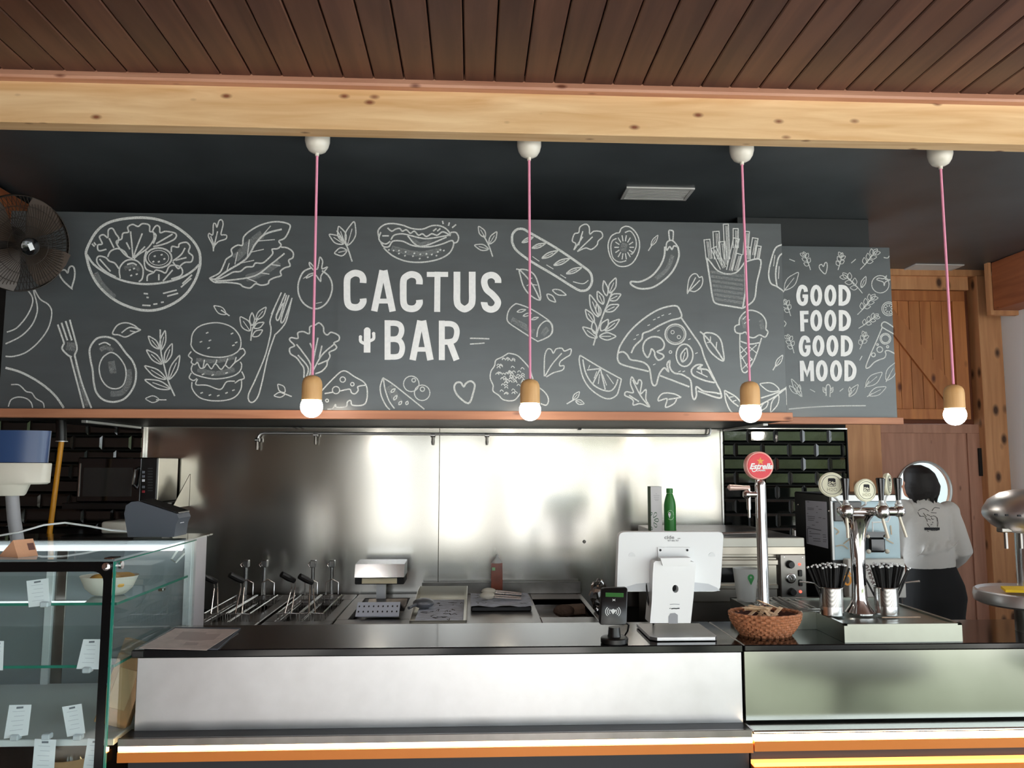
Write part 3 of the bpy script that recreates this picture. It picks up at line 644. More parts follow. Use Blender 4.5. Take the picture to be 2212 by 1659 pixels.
for bx, by, tx, ty, ww in [(1590,330,1575,190,42), (1650,330,1640,132,44), (1720,330,1710,80,36), (1780,250,1780,112,36), (1850,300,1860,132,36), (1900,300,1920,180,40), (1930,328,1945,236,34), (1690,395,1622,248,40), (1702,370,1682,205,42), (1735,410,1785,182,42), (1772,410,1805,292,40), (1865,330,1870,244,36)]:
    d = Vector((tx-bx, ty-by)).normalized(); nn = Vector((-d.y, d.x))*ww/2
    k.append((7, f'{bx+nn.x},{by+nn.y} {tx+nn.x},{ty+nn.y} {tx-nn.x},{ty-nn.y} {bx-nn.x},{by-nn.y}'))
    k.append((5, f'{bx},{by} {tx},{ty+12}')); k.append((5, f'{bx+nn.x*.5},{by+nn.y*.5} {tx+nn.x*.5},{ty+14}'))
kk = K(3)
for s in k:
    ww, st = s if isinstance(s, tuple) else (10, s)
    kk.stroke(pts(st), ww, False, sm=len(pts(st)) > 4)
fr = kk.build('chalk_fries', chalk, mbd)
kk = K(3)
for q in range(7): kk.stroke([(1600+q*5, 420+q*32), (1835, 450+q*32)], 20)
kk.build('chalk_smudge', chalkdim, fr)
draw('chalk_hot_dog', 3, ['2112,226 2065,250 2035,330 2015,430 2030,500 2075,525 2125,560', '2118,285 2085,320 2065,430 2075,525', (6, '2060,300 2050,380'), (6, '2090,380 2085,470')], w=11)
draw('chalk_branch', 3, ['765,945 790,860 830,740 870,640 900,560'], [(880,570,925,465,24,1), (860,590,840,485,18), (835,650,795,560,22,1), (880,620,960,580,24,1), (800,740,740,585,26,1), (810,730,790,650,18), (850,700,945,655,24,1), (770,780,710,690,22,1), (775,860,765,770,18), (820,840,870,760,24), (850,840,950,760,22,1), (790,890,690,815,26,1), (810,880,925,880,26,1)], w=11)
draw('chalk_lemon_wedge', 3, ['670,1015 665,1060 690,1170 740,1250 820,1310 880,1325 930,1300 950,1250 965,1185', '670,1015 820,1105 965,1185', '690,1045 710,1140 760,1220 830,1262 890,1268 925,1230 940,1185', '815,1110 760,1220', '815,1110 850,1260', '815,1110 720,1120', (6, '790,1130 770,1180'), (6, '830,1150 860,1230'), (6, '860,1150 910,1220'), (6, '740,1085 730,1110'), (6, '810,1150 800,1220')], w=10)
draw('chalk_sprig', 3, ['575,1362 630,1330'], [(620,1332,665,1275,16,1), (640,1340,698,1360,16,1)], w=9)
draw('chalk_arugula', 3, ['1165,1382 1140,1330 1140,1260 1100,1290 1110,1210 1090,1190 1075,1220 1040,1170 1030,1220 1050,1280 1000,1275 990,1300 1030,1320 1050,1340 1050,1370 1100,1360z', '1160,1378 1100,1300 1045,1190', '1090,1345 1020,1300'], w=10)
draw('chalk_leaf', 3, ['1392,1315 1340,1290 1270,1285 1235,1310 1230,1340 1290,1325 1280,1385 1340,1360 1362,1318', '1390,1315 1300,1330'], w=10)
draw('chalk_pizza_slice', 3, ['940,1000 960,940 1030,840 1130,750 1240,685 1350,662 1385,700 1390,745 1320,765 1240,800 1170,840 1120,860 1110,900 1060,950 1035,1000', '940,1000 975,990 1005,1010 1030,1045 1080,1055 1130,1070 1165,1110 1180,1200 1195,1230 1215,1220 1235,1150 1270,1105 1300,1130 1290,1080 1310,1055 1310,1100 1340,1140 1390,1150 1430,1170 1460,1200 1470,1300 1485,1330 1500,1300 1500,1240 1550,1270 1620,1280 1670,1290',
  '940,1000 940,1050 980,1085 1160,1130', '1240,1160 1450,1240', '1510,1270 1665,1320 1670,1270 1640,1210 1560,1040 1530,950 1470,860 1390,745',
  '1150,1030 1120,980 1130,920 1180,885 1240,890 1270,930 1260,970 1220,990 1260,1010 1265,1030 1230,1050 1205,1020 1200,990 1180,970 1170,1000z', '1630,1210 1560,1195 1480,1160 1465,1120 1500,1085 1540,1085 1510,1110 1580,1120 1620,1180 1640,1210', (8, '1500,1130 1580,1170'), (8, '1530,1100 1540,1150')]
  + [(6, s) for s in dots('1200,760 1230,745 1260,730 1160,800 1310,720 1060,900 1080,870 1230,840 1200,1080 1380,1130 1410,1130 1500,1000 1450,900', 9)], [(1400,1062,1428,965,24,1)], circ=[(1350,865,74,72,11), (1350,865,62,60,4), (1415,1015,60,80,11), (1315,992,9,9,7), (1330,850,12,12,5), (1375,885,12,12,5)], w=12)
draw('chalk_leaf', 3, ['1525,845 1570,885 1640,970 1695,1055', '1555,862 1620,860 1670,900 1690,980 1692,1055 1620,1010 1570,940z', (8, '1600,920 1600,880'), (8, '1640,970 1645,920'), (8, '1600,920 1575,925')], w=11)
draw('chalk_ice_cream', 3, ['1805,800 1810,750 1850,705 1900,695 1960,720 1995,770 1995,830', '1805,795 1775,810 1780,850 1820,860 1850,850 1870,880 1910,890 1950,870 1990,885 2010,850 1995,830', '1810,865 1810,960 1820,1100 1840,1138 1870,1120 1920,1030 1965,890', '1815,915 1880,935 1950,925', (7, '1815,950 1900,1050'), (7, '1815,1010 1870,1110'), (7, '1860,940 1930,1000'), (7, '1930,940 1820,1040'), (7, '1900,1040 1830,1110'), (7, '1880,940 1815,1000'), (6, '1830,760 1860,730'), (6, '1840,790 1880,760')], w=10, dim=[(36, '1830,740 1850,820'), (30, '1960,760 1970,830')])
draw('chalk_leaf', 3, ['1700,1265 1780,1310 1830,1370', '1700,1265 1710,1340 1750,1420 1810,1427', '1710,1285 1750,1340 1800,1380', (7, '1730,1315 1765,1310'), (7, '1755,1345 1785,1335')], w=10)
draw('chalk_branch', 3, ['2150,1240 2080,1280 1960,1320', '2150,1240 2060,1310 1950,1370', '2140,1255 2145,1310 2146,1370'], [(2090,1262,1955,1220,30), (2085,1300,2030,1420,22), (2010,1345,1955,1412,16)], w=10)
draw('chalk_leaf', 3, ['2045,1122 2070,1080'], [(2065,1092,2115,1015,16,1)], w=9)
# lettering
k = Ink(boardmap(YH-.0005, *R[2], (hx0, hx1)))
def S(st, ww, sm=True): k.stroke(pts(st), ww*.9, False, sm)
for dx, dy in ((0, 0), (420, 10)):
    q = pts('637,592 637,560 620,530 580,518 545,530 520,560 517,645 520,730 540,765 580,775 615,765 637,735 637,708'); k.stroke([(x+dx, y+dy) for x, y in q], 50)
S('720,803 783,498', 54, False); S('858,805 795,498', 54, False); S('740,727 838,727', 40, False)
S('1113,528 1272,528', 42, False); S('1193,508 1190,808', 50, False)
S('1338,508 1338,640 1338,720 1350,760 1395,787 1440,760 1452,720 1452,640 1452,508', 56)
S('1645,592 1643,565 1620,540 1588,533 1552,550 1542,590 1560,640 1600,675 1635,715 1643,745 1625,778 1590,790 1555,775 1542,745 1541,735', 54)
S('820,870 820,1166', 50, False); S('820,893 880,893 915,910 925,950 910,992 880,1010 820,1013', 46); S('820,1012 880,1013 915,1030 930,1075 918,1125 885,1143 820,1143', 46)
S('1007,1168 1065,873', 54, False); S('1140,1168 1084,873', 54, False); S('1028,1088 1118,1088', 38, False)
S('1225,873 1225,1168', 50, False); S('1225,897 1290,897 1325,915 1338,955 1325,1010 1290,1030 1225,1033', 46); S('1283,1032 1335,1168', 52, False)
k.stroke(pts('668,940 667,1112'), 50, False, False); k.disc(668, 948, 25); S('618,995 620,1028 652,1046', 26); S('716,970 715,1008 684,1026', 26); k.disc(618, 995, 13); k.disc(716, 970, 13)
k.build('painted_lettering', chalkpaint, mbd)
draw('chalk_dash', 2, [(10, '1435,1005 1500,1006 1580,1009')])
draw('chalk_dash', 2, [(9, '1435,1048 1490,1045 1545,1040')])
# ---------------- small board
BZ[0] = gz0
sb = thing('motto_chalkboard', ((gx0+gx1)/2, YH2, gz0), 'small grey chalkboard lettered GOOD FOOD GOOD MOOD beside the big one', 'chalkboard')
bx0 = XX(1680, 700, YH2)
box('panel', boardm, sb, gx0-.03, gx1, YH2, YH2+.0115, gz0, gz1, .001)
MB().box(gx0-.05, XX(1949, 908, YH2-.03), YH2-.045, YH2+.011, ZZ(1810, 916, YH2-.045), gz0-.0008, .002).build('ledge', ledgewood, sb)
R5 = (.24115, 1640, 520); bl = (XX(1690, 700, YH2)-.05, gx1)
def draw5(name, strokes, leaves=(), sprigs=(), circ=(), w=9):
    k = Ink(boardmap(YH2, *R5, bl))
    for s in strokes:
        ww, st = s if isinstance(s, tuple) else (w, s); cl = st.endswith('z'); k.stroke(pts(st.rstrip('z')), ww, cl)
    for l in leaves: leaf(k, l[0:2], l[2:4], l[4], w*.85, len(l) > 5)
    for l in sprigs: sprig(k, l[0:2], l[2:4], l[4], l[5], l[6], w*.85)
    for c in circ: k.circle(c[0], c[1], c[2], w*.85)
    return k.build(name, chalk, sb)
for g_ in [(460,262,405,120,5,45,16), (705,262,740,130,5,45,16), (905,258,1040,95,6,55,18), (880,662,1020,500,6,55,18), (890,785,1050,670,6,45,16), (900,972,950,840,5,45,16), (282,675,235,545,5,45,16), (312,1008,262,860,5,45,16)]: draw5('chalk_sprig', [], (), [g_])
draw5('chalk_sprig', [], [(915,420,955,320,20,1)], [(925,470,770,310,5,60,20)])
for st_, lv in (('208,468 260,400', [(228,440,350,285,42,1)]), ('945,1318 985,1255', [(955,1300,1100,1180,42,1)]), ('1135,1265 1170,1200', [(1140,1250,1230,1090,40,1)]), ('965,1398 1010,1370', [(985,1385,1135,1310,34,1)]), ('385,1398 350,1350', [(380,1395,290,1240,24,1), (340,1370,270,1300,18), (355,1360,360,1290,16)]), ('805,1395 815,1370', [(805,1395,885,1290,26,1), (815,1370,810,1310,12)])): draw5('chalk_leaf', [st_], lv)
draw5('chalk_heart', ['590,297 545,255 538,225 558,212 575,230 590,198 606,200 608,245z'])
draw5('chalk_tomato', ['1055,350 1110,370 1120,400 1130,370 1170,350 1130,345 1140,315 1115,340 1070,335z'], circ=[(1085, 390, 78)])
draw5('chalk_tomato_slice', [f'{1160+20*math.cos(a)},{610+20*math.sin(a)} {1160+38*math.cos(a)},{610+38*math.sin(a)}' for a in [i*.7 for i in range(9)]], circ=[(1160, 610, 62), (1160, 610, 48)])
draw5('chalk_pizza_slice', ['1205,835 1110,780 1095,760 1105,735 1135,730 1205,775', '1100,780 1050,900 1000,1010 955,1130 985,1135 1030,1090 1080,1065 1120,1050 1135,1020 1130,990 1160,985 1215,1012'], circ=[(1130,878,48), (1130,878,36), (1080,975,26), (1023,1022,17), (1150,950,10), (1060,930,8)], w=11)
draw5('chalk_cactus', ['600,1390 600,1310 618,1288 636,1310 634,1400', '572,1310 575,1350 600,1365', '660,1310 658,1350 636,1362', '585,1315 590,1345', '648,1315 645,1345'], w=10)
for st_ in ((11, '265,1508 480,1490 720,1480 955,1478'), '270,165 320,185', '825,200 865,165', '455,1330 500,1355', '720,1350 755,1322', '900,1072 922,1032', '220,715 240,740 225,770', '1115,150 1150,155 1165,135'): draw5('chalk_dash', [st_], w=8)
k = Ink(boardmap(YH2-.0005, *R5, bl))
def S5(st, ww=37, sm=True, dx=0, dy=0): k.stroke([(x+dx, y+dy) for x, y in pts(st)], ww, False, sm)
Gp = '418,458 412,428 388,412 366,425 350,480 354,530 370,558 395,565 416,545 421,496'
Dp = '728,413 768,420 798,460 800,505 785,545 752,564 728,564'
for dx, dy in ((0, 0), (22, 455)):
    S5(Gp, 36, True, dx, dy); S5('388,497 438,497', 32, False, dx, dy)
for ox, oy in ((510,490), (637,490), (510,715), (637,715), (530,942), (655,942), (560,1165), (688,1165)): k.circle(ox, oy, 36, 36, 77)
for dx, dy in ((0, 0), (2, 226), (20, 453), (52, 676)):
    S5('728,395 728,582', 36, False, dx, dy); S5(Dp, 36, True, dx, dy)
S5('381,628 387,812', 36, False); S5('364,645 442,643', 32, False); S5('384,718 438,717', 30, False)
S5('384,1258 379,1075', 34, False); S5('476,1258 470,1075', 34, False); S5('385,1085 428,1195 466,1085', 32, False)
k.build('painted_lettering', chalkpaint, sb)
# ================================================================ counter
ZC = 1.0; YC = PZ(900, 1399, ZC).y; YCB = YC+.38
xcl = XX(283, 1412, YC); xcm = XX(1606, 1408, YC); xcr = 3.4
ZE = ZZ(900, 1416, YC)                       # underside of the dark worktop edge
wk = MB().box(xcl, xcm-.001, YC, YCB, ZE, ZC, .003).build('counter_worktop', granite); tag(wk, 'glossy black worktop of the left counter holding the till', 'worktop')
wk2 = MB().box(xcm+.001, xcr, YC-.006, YCB, ZE+.004, ZC, .003).build('counter_worktop', granite); tag(wk2, 'glossy black worktop of the counter under the beer taps', 'worktop')
ZP = ZZ(900, 1572, YC+.012)                  # bottom of left steel panel
c1 = thing('bar_counter', ((xcl+xcm)/2, YC, 0), 'long bar counter with pale satin steel front below the till', 'counter')
YL = YC-.07
box('steel_front', steelf, c1, xcl+.015, xcm-.002, YC+.012, YC+.03, ZP, ZE-.001)
box('carcass', blackmatte, c1, xcl+.03, xcm-.002, YC+.031, YCB-.02, .0, ZE-.001)
ZL1 = ZZ(900, 1590, YL); ZL2 = ZZ(900, 1605, YL)
box('ledge', mat('black_ledge', rgb(24, 23, 26), .45), c1, xcl-.0, xcm-.002, YL+.006, YC+.03, ZL1, ZP-.0005)
box('light_channel', steeld, c1, xcl+.002, xcm-.002, YL, YL+.01, ZZ(900, 1604, YL), ZL1+.004, .001)
def lightband(c, xa, xb, px, ya, yb, yc_, first):
    za, zb, zc = ZZ(px, ya, YL), ZZ(px, yb, YL), ZZ(px, yc_, YL)
    t = MB().box(xa, xb, YL+.001, YL+.006, zb, za).build('led_tape', ledm, c)
    band = mat('copper_band', rgb(220, 130, 54), .4, .2)
    MB().prismx([(YL-.004, zb-.002), (YL-.004, zc), (YL+.03, zc), (YL+.03, zb-.002)], xa, xb).build('copper_band', band, c)
    return za, zb, zc
a_, b_, zb1 = lightband(c1, xcl+.004, xcm-.002, 900, 1604, 1614, 1637, True)
box('plinth', mat('dark_blue_plinth', rgb(40, 42, 48), .5), c1, xcl+.02, xcm-.002, YL+.035, YC+.03, .0, ZL1-.001)
c2 = thing('bar_counter', ((xcm+xcr)/2, YC, 0), 'bar counter section under the beer taps, steel front coloured with a green reflection', 'counter')
ZP2 = ZZ(1800, 1556, YC)
steelg = mat('reflection_tinted_steel', (.29, .305, .27), .17, 1., var=.1, vscale=3, bump=.05, bscale=2.2)  # dark green tone of a reflection is put into the base colour
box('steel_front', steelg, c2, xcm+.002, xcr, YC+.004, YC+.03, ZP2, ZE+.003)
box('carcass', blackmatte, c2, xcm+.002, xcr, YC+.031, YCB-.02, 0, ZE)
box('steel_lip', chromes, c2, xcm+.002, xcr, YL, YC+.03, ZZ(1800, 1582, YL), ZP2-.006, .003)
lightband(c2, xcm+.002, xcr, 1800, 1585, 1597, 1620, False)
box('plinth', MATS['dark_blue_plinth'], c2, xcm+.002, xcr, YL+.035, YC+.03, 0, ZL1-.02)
zl = ZZ(2000, 1643, YL)
for c, xa, xb in ((c2, xcm+.002, xcr),):
    MB().box(xa, xb, YL+.004, YL+.034, zl-.012, zl).build('led_tape', mat('led_dim', (1, .5, .2), .4, emit=(1, .35, .08), es=1.6), c)
    box('copper_band', MATS['copper_band'], c, xa, xb, YL+.002, YL+.034, zl-.2, zl-.013)
# ================================================================ pendants
pend = [((686, 300), (684, 335), (674, 815), (673, 880)), ((1143, 315), (1143, 348), (1145, 823), (1145, 882)), ((1602, 322), (1604, 353), (1619, 828), (1621, 886)), ((2030, 325), (2034, 356), (2062, 835), (2063, 897))]
YP = 3.17
names = ['leftmost, hanging over the chalk cheese', 'second, hanging over the chalk chicken leg', 'third, hanging over the chalk branch', 'rightmost, hanging before the cedar panel']
for i, (c0, c1p, hp, bp) in enumerate(pend):
    X = XX(c0[0], c0[1], YP); zt = ZCL
    hz = ZZ(hp[0], hp[1]-4, YP); zb = ZZ(bp[0], bp[1], YP)
    bx = XX(bp[0], bp[1], YP)
    pd = thing('pendant_lamp', (X, YP, zt), 'wooden capsule pendant bulb on pink flex, '+names[i], 'pendant lamp', 'pendant lamps over the bar')
    R_ = .050
    MB().lathe((X, YP, zt), [(.004, -.083), (.02, -.080), (.034, -.072), (.044, -.056), (R_, -.034), (R_, 0)], 28).build('ceiling_rose', whitecer, pd)
    MB().cyl((X, YP, zt-.094), (X, YP, zt-.080), .008, 12).build('cord_grip', whitecer, pd)
    MB().tube([(X, YP, zt-.09), (X*.5+bx*.5, YP, (zt+hz)/2), (bx, YP, hz+.002)], .0052, 8).build('flex', pink, pd)
    rw = .0395; H = .1
    MB().lathe((bx, YP, hz), [(rw-.004, -H), (rw, -H+.003), (rw, -.036), (rw*.94, -.022), (rw*.78, -.010), (rw*.5, -.003), (.008, 0)], 32).build('socket', bulbwood, pd)
    rb = .0435; zc_ = hz-H-.024
    MB().lathe((bx, YP, zc_), [(rb*math.sin(PI*t/14), -rb*math.cos(PI*t/14)) for t in range(12)]+[(.026, .034)], 28).build('bulb', bulbm, pd)
# ================================================================ wall fan
fc = PY(42, 526, 3.2); n_ = Vector((.80, -.55, -.28)).normalized()
fan = thing('wall_fan', fc, 'large dark caged wall fan in front of the chalkboard corner', 'fan')
q = Vector((0, 0, 1)).rotation_difference(n_).to_matrix().to_4x4(); T = Matrix.Translation(fc) @ q
cage = mat('fan_cage', rgb(44, 38, 33), .5, .4); RF = .19
def dome(name, h, nr, nw):
    mb = MB()
    for k in range(nr):
        f = (k+1)/nr; mb.tube([(RF*f*math.cos(a), RF*f*math.sin(a), h*math.cos(f*PI/2*.92)) for a in [2*PI*i/48 for i in range(48)]], .0022 if k == nr-1 else .0011, 5, True)
    for i in range(nw):
        a = 2*PI*i/nw; mb.tube([(RF*f*math.cos(a+.15*f), RF*f*math.sin(a+.15*f), h*math.cos(f*PI/2*.92)) for f in (.14, .35, .6, .8, .95, 1.0)], .0011, 4)
    return mb.xf(T).build(name, cage, fan)
dome('front_cage', .085, 5, 84); dome('rear_cage', -.06, 4, 60)
MB().lathe((0, 0, 0), [(RF, -.012), (RF+.004, 0), (RF, .012)], 48, cap=False).xf(T).build('rim', cage, fan)
MB().lathe((0, 0, .078), [(.034, 0), (.034, .01), (.028, .014)], 24).xf(T).build('badge', blackgloss, fan)
MB().box(-.014, .014, -.009, .009, .0925, .0935).xf(T).build('badge_mark', alu, fan)
bladem = mat('fan_blade', rgb(62, 50, 41), .4)
for k in range(4):
    a0 = PI/2*k+.5; mb = MB(); rows = []
    for f in (.03, .07, .12, .165, .19):
        wdt = .5 if f < .05 else .55+.35*math.sin(PI*f/.24)
        row = []
        for g in (-1, -.5, 0, .5, 1):
            a = a0+g*wdt*.62; row.append((f*math.cos(a), f*math.sin(a), .012+g*.018))
        rows.append(row)
    rows2 = [[(x, y, z-.003) for x, y, z in r] for r in rows]
    for rs in (rows, rows2): mb.rings(rs, False, False, closed=False)
    mb.xf(T).build('blade', bladem, fan)
MB().lathe((0, 0, -.15), [(.03, 0), (.055, .015), (.06, .09), (.03, .11), (.03, .19)], 24).xf(T).build('motor', blackmatte, fan)
MB().tube([fc-n_*.13, fc-n_*.2+Vector((-.1, 0, .02)), Vector((XL, fc.y+.1, fc.z+.03))], .018, 10).build('wall_arm', blackmatte, fan)
# ================================================================ steel bar section with taps
ZT = 1.06; YAR = PZ(1525, 1291, ZT).y; YA = PZ(1750, 1360, ZC).y; YBf = PZ(1950, 1388, ZC).y
ax0 = XX(1640, 1362, YA); bx0_ = XX(1825, 1388, YBf); bx1_ = XX(2080, 1387, YBf)
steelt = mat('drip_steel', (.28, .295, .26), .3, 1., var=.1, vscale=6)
dt = thing('drip_counter', (ax0+.3, YA, ZC), 'raised steel drip top under the beer taps behind the basket', 'drip tray')
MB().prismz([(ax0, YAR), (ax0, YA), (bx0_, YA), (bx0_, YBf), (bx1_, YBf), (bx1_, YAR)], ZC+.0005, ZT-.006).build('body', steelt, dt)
rim = MB(); 
for (xa, xb, ya, yb) in ((ax0, ax0+.03, YA, YAR), (ax0, bx0_, YA, YA+.012), (bx0_, bx0_+.012, YBf, YA), (bx0_, bx1_, YBf, YBf+.015), (bx1_-.015, bx1_, YBf, YAR), (ax0, bx1_, YAR-.02, YAR)):
    rim.box(xa, xb, ya, yb, ZT-.007, ZT, .001)
rim.build('rim', steelt, dt)
mb = MB()
for k in range(9): mb.cyl((ax0+.05+k*.024, 2.87, ZT-.002), (ax0+.05+k*.024, YAR-.03, ZT-.002), .002, 6)
mb.cyl((ax0+.04, 2.87, ZT-.002), (ax0+.26, 2.87, ZT-.002), .0025, 6).cyl((ax0+.04, YAR-.03, ZT-.002), (ax0+.26, YAR-.03, ZT-.002), .0025, 6)
mb.build('grid', wire, dt)
mb = MB(); rr_ = random.Random(9)
for k in range(20): mb.lathe((rr_.uniform(bx0_+.03, bx1_-.03), rr_.uniform(YBf+.03, 2.9), ZT-.006), [(.0035, 0), (.0015, .0008)], 6)
o = mb.build('water_drops', glassmat('water', (.9, .95, .95)), dt); o['kind'] = 'stuff'
# tall single tap
def tap_single():
    Y = 2.90; X = XX(1650, 1300, Y); t = thing('beer_tap', (X, Y, ZT), 'tall slim steel beer tap with a round red badge', 'beer tap')
    zt = ZZ(1643, 1038, Y); r = .0195
    MB().lathe((X, Y, ZT), [(.034, 0), (.034, .006), (r+.003, .012), (r, .02), (r, zt-ZT-.02), (r-.001, zt-ZT-.01), (r*.7, zt-ZT), (.004, zt-ZT+.003)], 28).build('column', chromes, t)
    bz = ZZ(1642, 1006, Y-.03)
    bX = XX(1642, 1006, Y-.03); br = .0505
    MB().cyl((bX, Y, zt-.004), (bX, Y, bz-br+.004), .009, 12).build('badge_neck', chromes, t)
    MB().lathe((bX, Y-.012, bz), [(br, -.016), (br+.001, -.008), (br+.001, .012), (br-.002, .016)], 40, (0, -1, 0)).build('badge_body', mat('badge_pink_rim', rgb(250, 170, 160), .3), t)
    MB().lathe((bX, Y-.028, bz), [(br-.005, 0), (br-.006, .002)], 40, (0, -1, 0)).build('badge_face', red, t)
    k = Ink(lambda x, y: Vector((bX+x*.05, Y-.0305, bz+y*.05)))
    st = [((.30 if i % 2 == 0 else .125)*math.sin(2*PI*i/10)+.03, (.30 if i % 2 == 0 else .125)*math.cos(2*PI*i/10)+.33) for i in range(10)]
    k.fill(st).build('gold_star', gold, t)
    textmesh('script_lettering', 'Estrella', .0285, mat('white_print', (.95, .95, .95), .5), t, face_mtx((bX+.002, Y-.0308, bz-.003)), .35, .0011, sx=1.0)
    textmesh('small_lettering', 'DAMM', .0085, MATS['white_print'], t, face_mtx((bX+.002, Y-.0308, bz-.0175)), 0, .0003, sx=1.3)
    k = Ink(lambda x, y: Vector((bX+x*.05, Y-.0306, bz+y*.05))); k.stroke([(-.62, -.22), (-.55, -.42), (-.35, -.38), (-.25, -.2)], .06).build('script_swash', MATS['white_print'], t)
    hz = ZZ(1615, 1068, Y)
    MB().cyl((X, Y, hz), (X-.05, Y, hz), .011, 14).lathe((X-.045, Y, hz), [(.016, 0), (.016, .012), (.01, .02)], 14, (-1, 0, 0)).build('spout_body', chrome, t)
    xs_ = XX(1618, 1100, Y)
    MB().cyl((xs_, Y, hz+.024), (xs_, Y, hz-.055), .0075, 12).cyl((xs_, Y, hz-.055), (xs_, Y, ZZ(1620, 1118, Y)), .0045, 10).build('nozzle', chrome, t)
    MB().lathe((xs_+.004, Y, ZZ(1600, 1054, Y)), [(.008, 0), (.008, .02), (.010, .05), (.011, .075), (.004, .082)], 14, (-1, 0, .02)).build('handle', mat('handle_satin', rgb(220, 190, 180), .35, .4), t)
tap_single()
# triple tap tower
def tower():
    Y = 2.77; X = XX(1858, 1320, Y); t = thing('beer_tower', (X, Y, ZT), 'chrome beer tower with three ball taps and black handles', 'beer tower')
    zb = ZZ(1858, 1105, Y)
    H = zb-ZT
    prof = [(.05, 0), (.05, .005), (.042, .016), (.033, .03), (.026, .05), (.0235, .1), (.024, .18), (.026, H*.7), (.033, H*.82), (.045, H*.92), (.058, H-.012)]
    MB().lathe((X, Y, ZT), prof, 36).build('column', chrome, t)
    xa, xb_ = XX(1818, 1105, Y), XX(1905, 1105, Y)
    MB().cyl((xa-.01, Y, zb), (xb_+.05, Y-.01, zb), .015, 20).build('cross_arm', chrome, t)
    for i, (px, py, dy, ln) in enumerate(((1828, 1104, -.05, 1), (1905, 1105, -.055, 1), (1942, 1104, -.01, 1))):
        Yt = Y+dy; c = PY(px, py, Yt)
        b = MB().sphere(c, .0255 if i < 2 else .0215, 20, 12).cyl(c, c+Vector((0, .05, 0)), .012, 12).build('ball_valve', chromes, t)
        MB().lathe(c+Vector((0, 0, .018)), [(.012, 0), (.013, .006), (.009, .012), (.009, .02)], 14).build('collar', alu, b)
        hzz = ZZ(px, 1032, Yt)
        z0 = c.z+.036; L_ = hzz-z0
        n = 10; R3 = []
        for r_, h_ in ((.008, 0), (.0105, L_*.4), (.0145, L_*.85), (.015, L_*.97), (.012, L_)):
            R3.append([Vector((c.x+r_*(1 if k % 2 else .86)*math.cos(2*PI*k/20), c.y+r_*(1 if k % 2 else .86)*math.sin(2*PI*k/20), z0+h_)) for k in range(20)])
        MB().rings(R3).build('handle', blackgloss, b)
        e = PY(px+(4, 14, 16)[i], (1162, 1163, 1160)[i], Yt)
        MB().cyl(c+Vector((0, 0, -.018)), e, .0052, 10).build('spout', mat('steel_spout', rgb(214, 206, 190), .35, .3), b)
    for i, (px, py, r, tn) in enumerate(((1796, 1047, .0415, -.25), (1869, 1059, .0375, .12), (1917, 1046, .0375, .85))):
        Yt = Y+(.0, -.045, .03)[i]; c = PY(px, py, Yt); ax = Vector((math.sin(tn), -math.cos(tn), 0))
        d = MB().lathe(c, [(r, -.008), (r+.002, -.002), (r+.002, .004), (r-.003, .008)], 36, ax).build('badge', ivory, t)
        MB().tube([c+Matrix.Rotation(tn, 3, 'Z') @ Vector((r*.8*math.cos(a), -.0085, r*.8*math.sin(a))) for a in [2*PI*k/32 for k in range(32)]], .0007, 4, True).build('badge_ring', inkd, d)
        RM = Matrix.Rotation(tn, 3, 'Z')
        k = Ink(lambda x, y: c+RM @ Vector((x*r, -.0088, y*r)))
        k.fill([(-.25, .55), (.2, .55), (.3, .48), (.3, .25), (.15, .18), (.1, .3), (-.05, .22), (-.15, .32), (-.28, .2), (-.3, .48)])
        k.stroke([(-.3, .1), (-.1, .18), (.05, .05), (.28, .12)], .05); k.stroke([(-.28, .2), (-.3, -.05), (-.2, -.12), (.2, -.12), (.3, -.03), (.3, .25)], .035); k.stroke([(-.2, -.02), (0, .05), (.1, -.06), (.2, .02)], .045)
        k.build('emblem', inkd, d)
        textmesh('lettering', 'H2O', r*.42, mat('olive_ink', rgb(170, 168, 140), .7), d, face_mtx(c+RM @ Vector((0, -.0088, -r*.42)), tn))
        MB().tube([c+Vector((.006*(1 if i == 0 else 0), 0, -r)), c+Vector(((.016, 0, -.006)[i], 0, -r-.008)), Vector((c.x+(.03, .0, -.012)[i], c.y, zb+.028)), Vector((c.x+(.034, 0, -.016)[i], Y, zb+.012))], .0035, 8).build('badge_stem', alu, d)
tower()
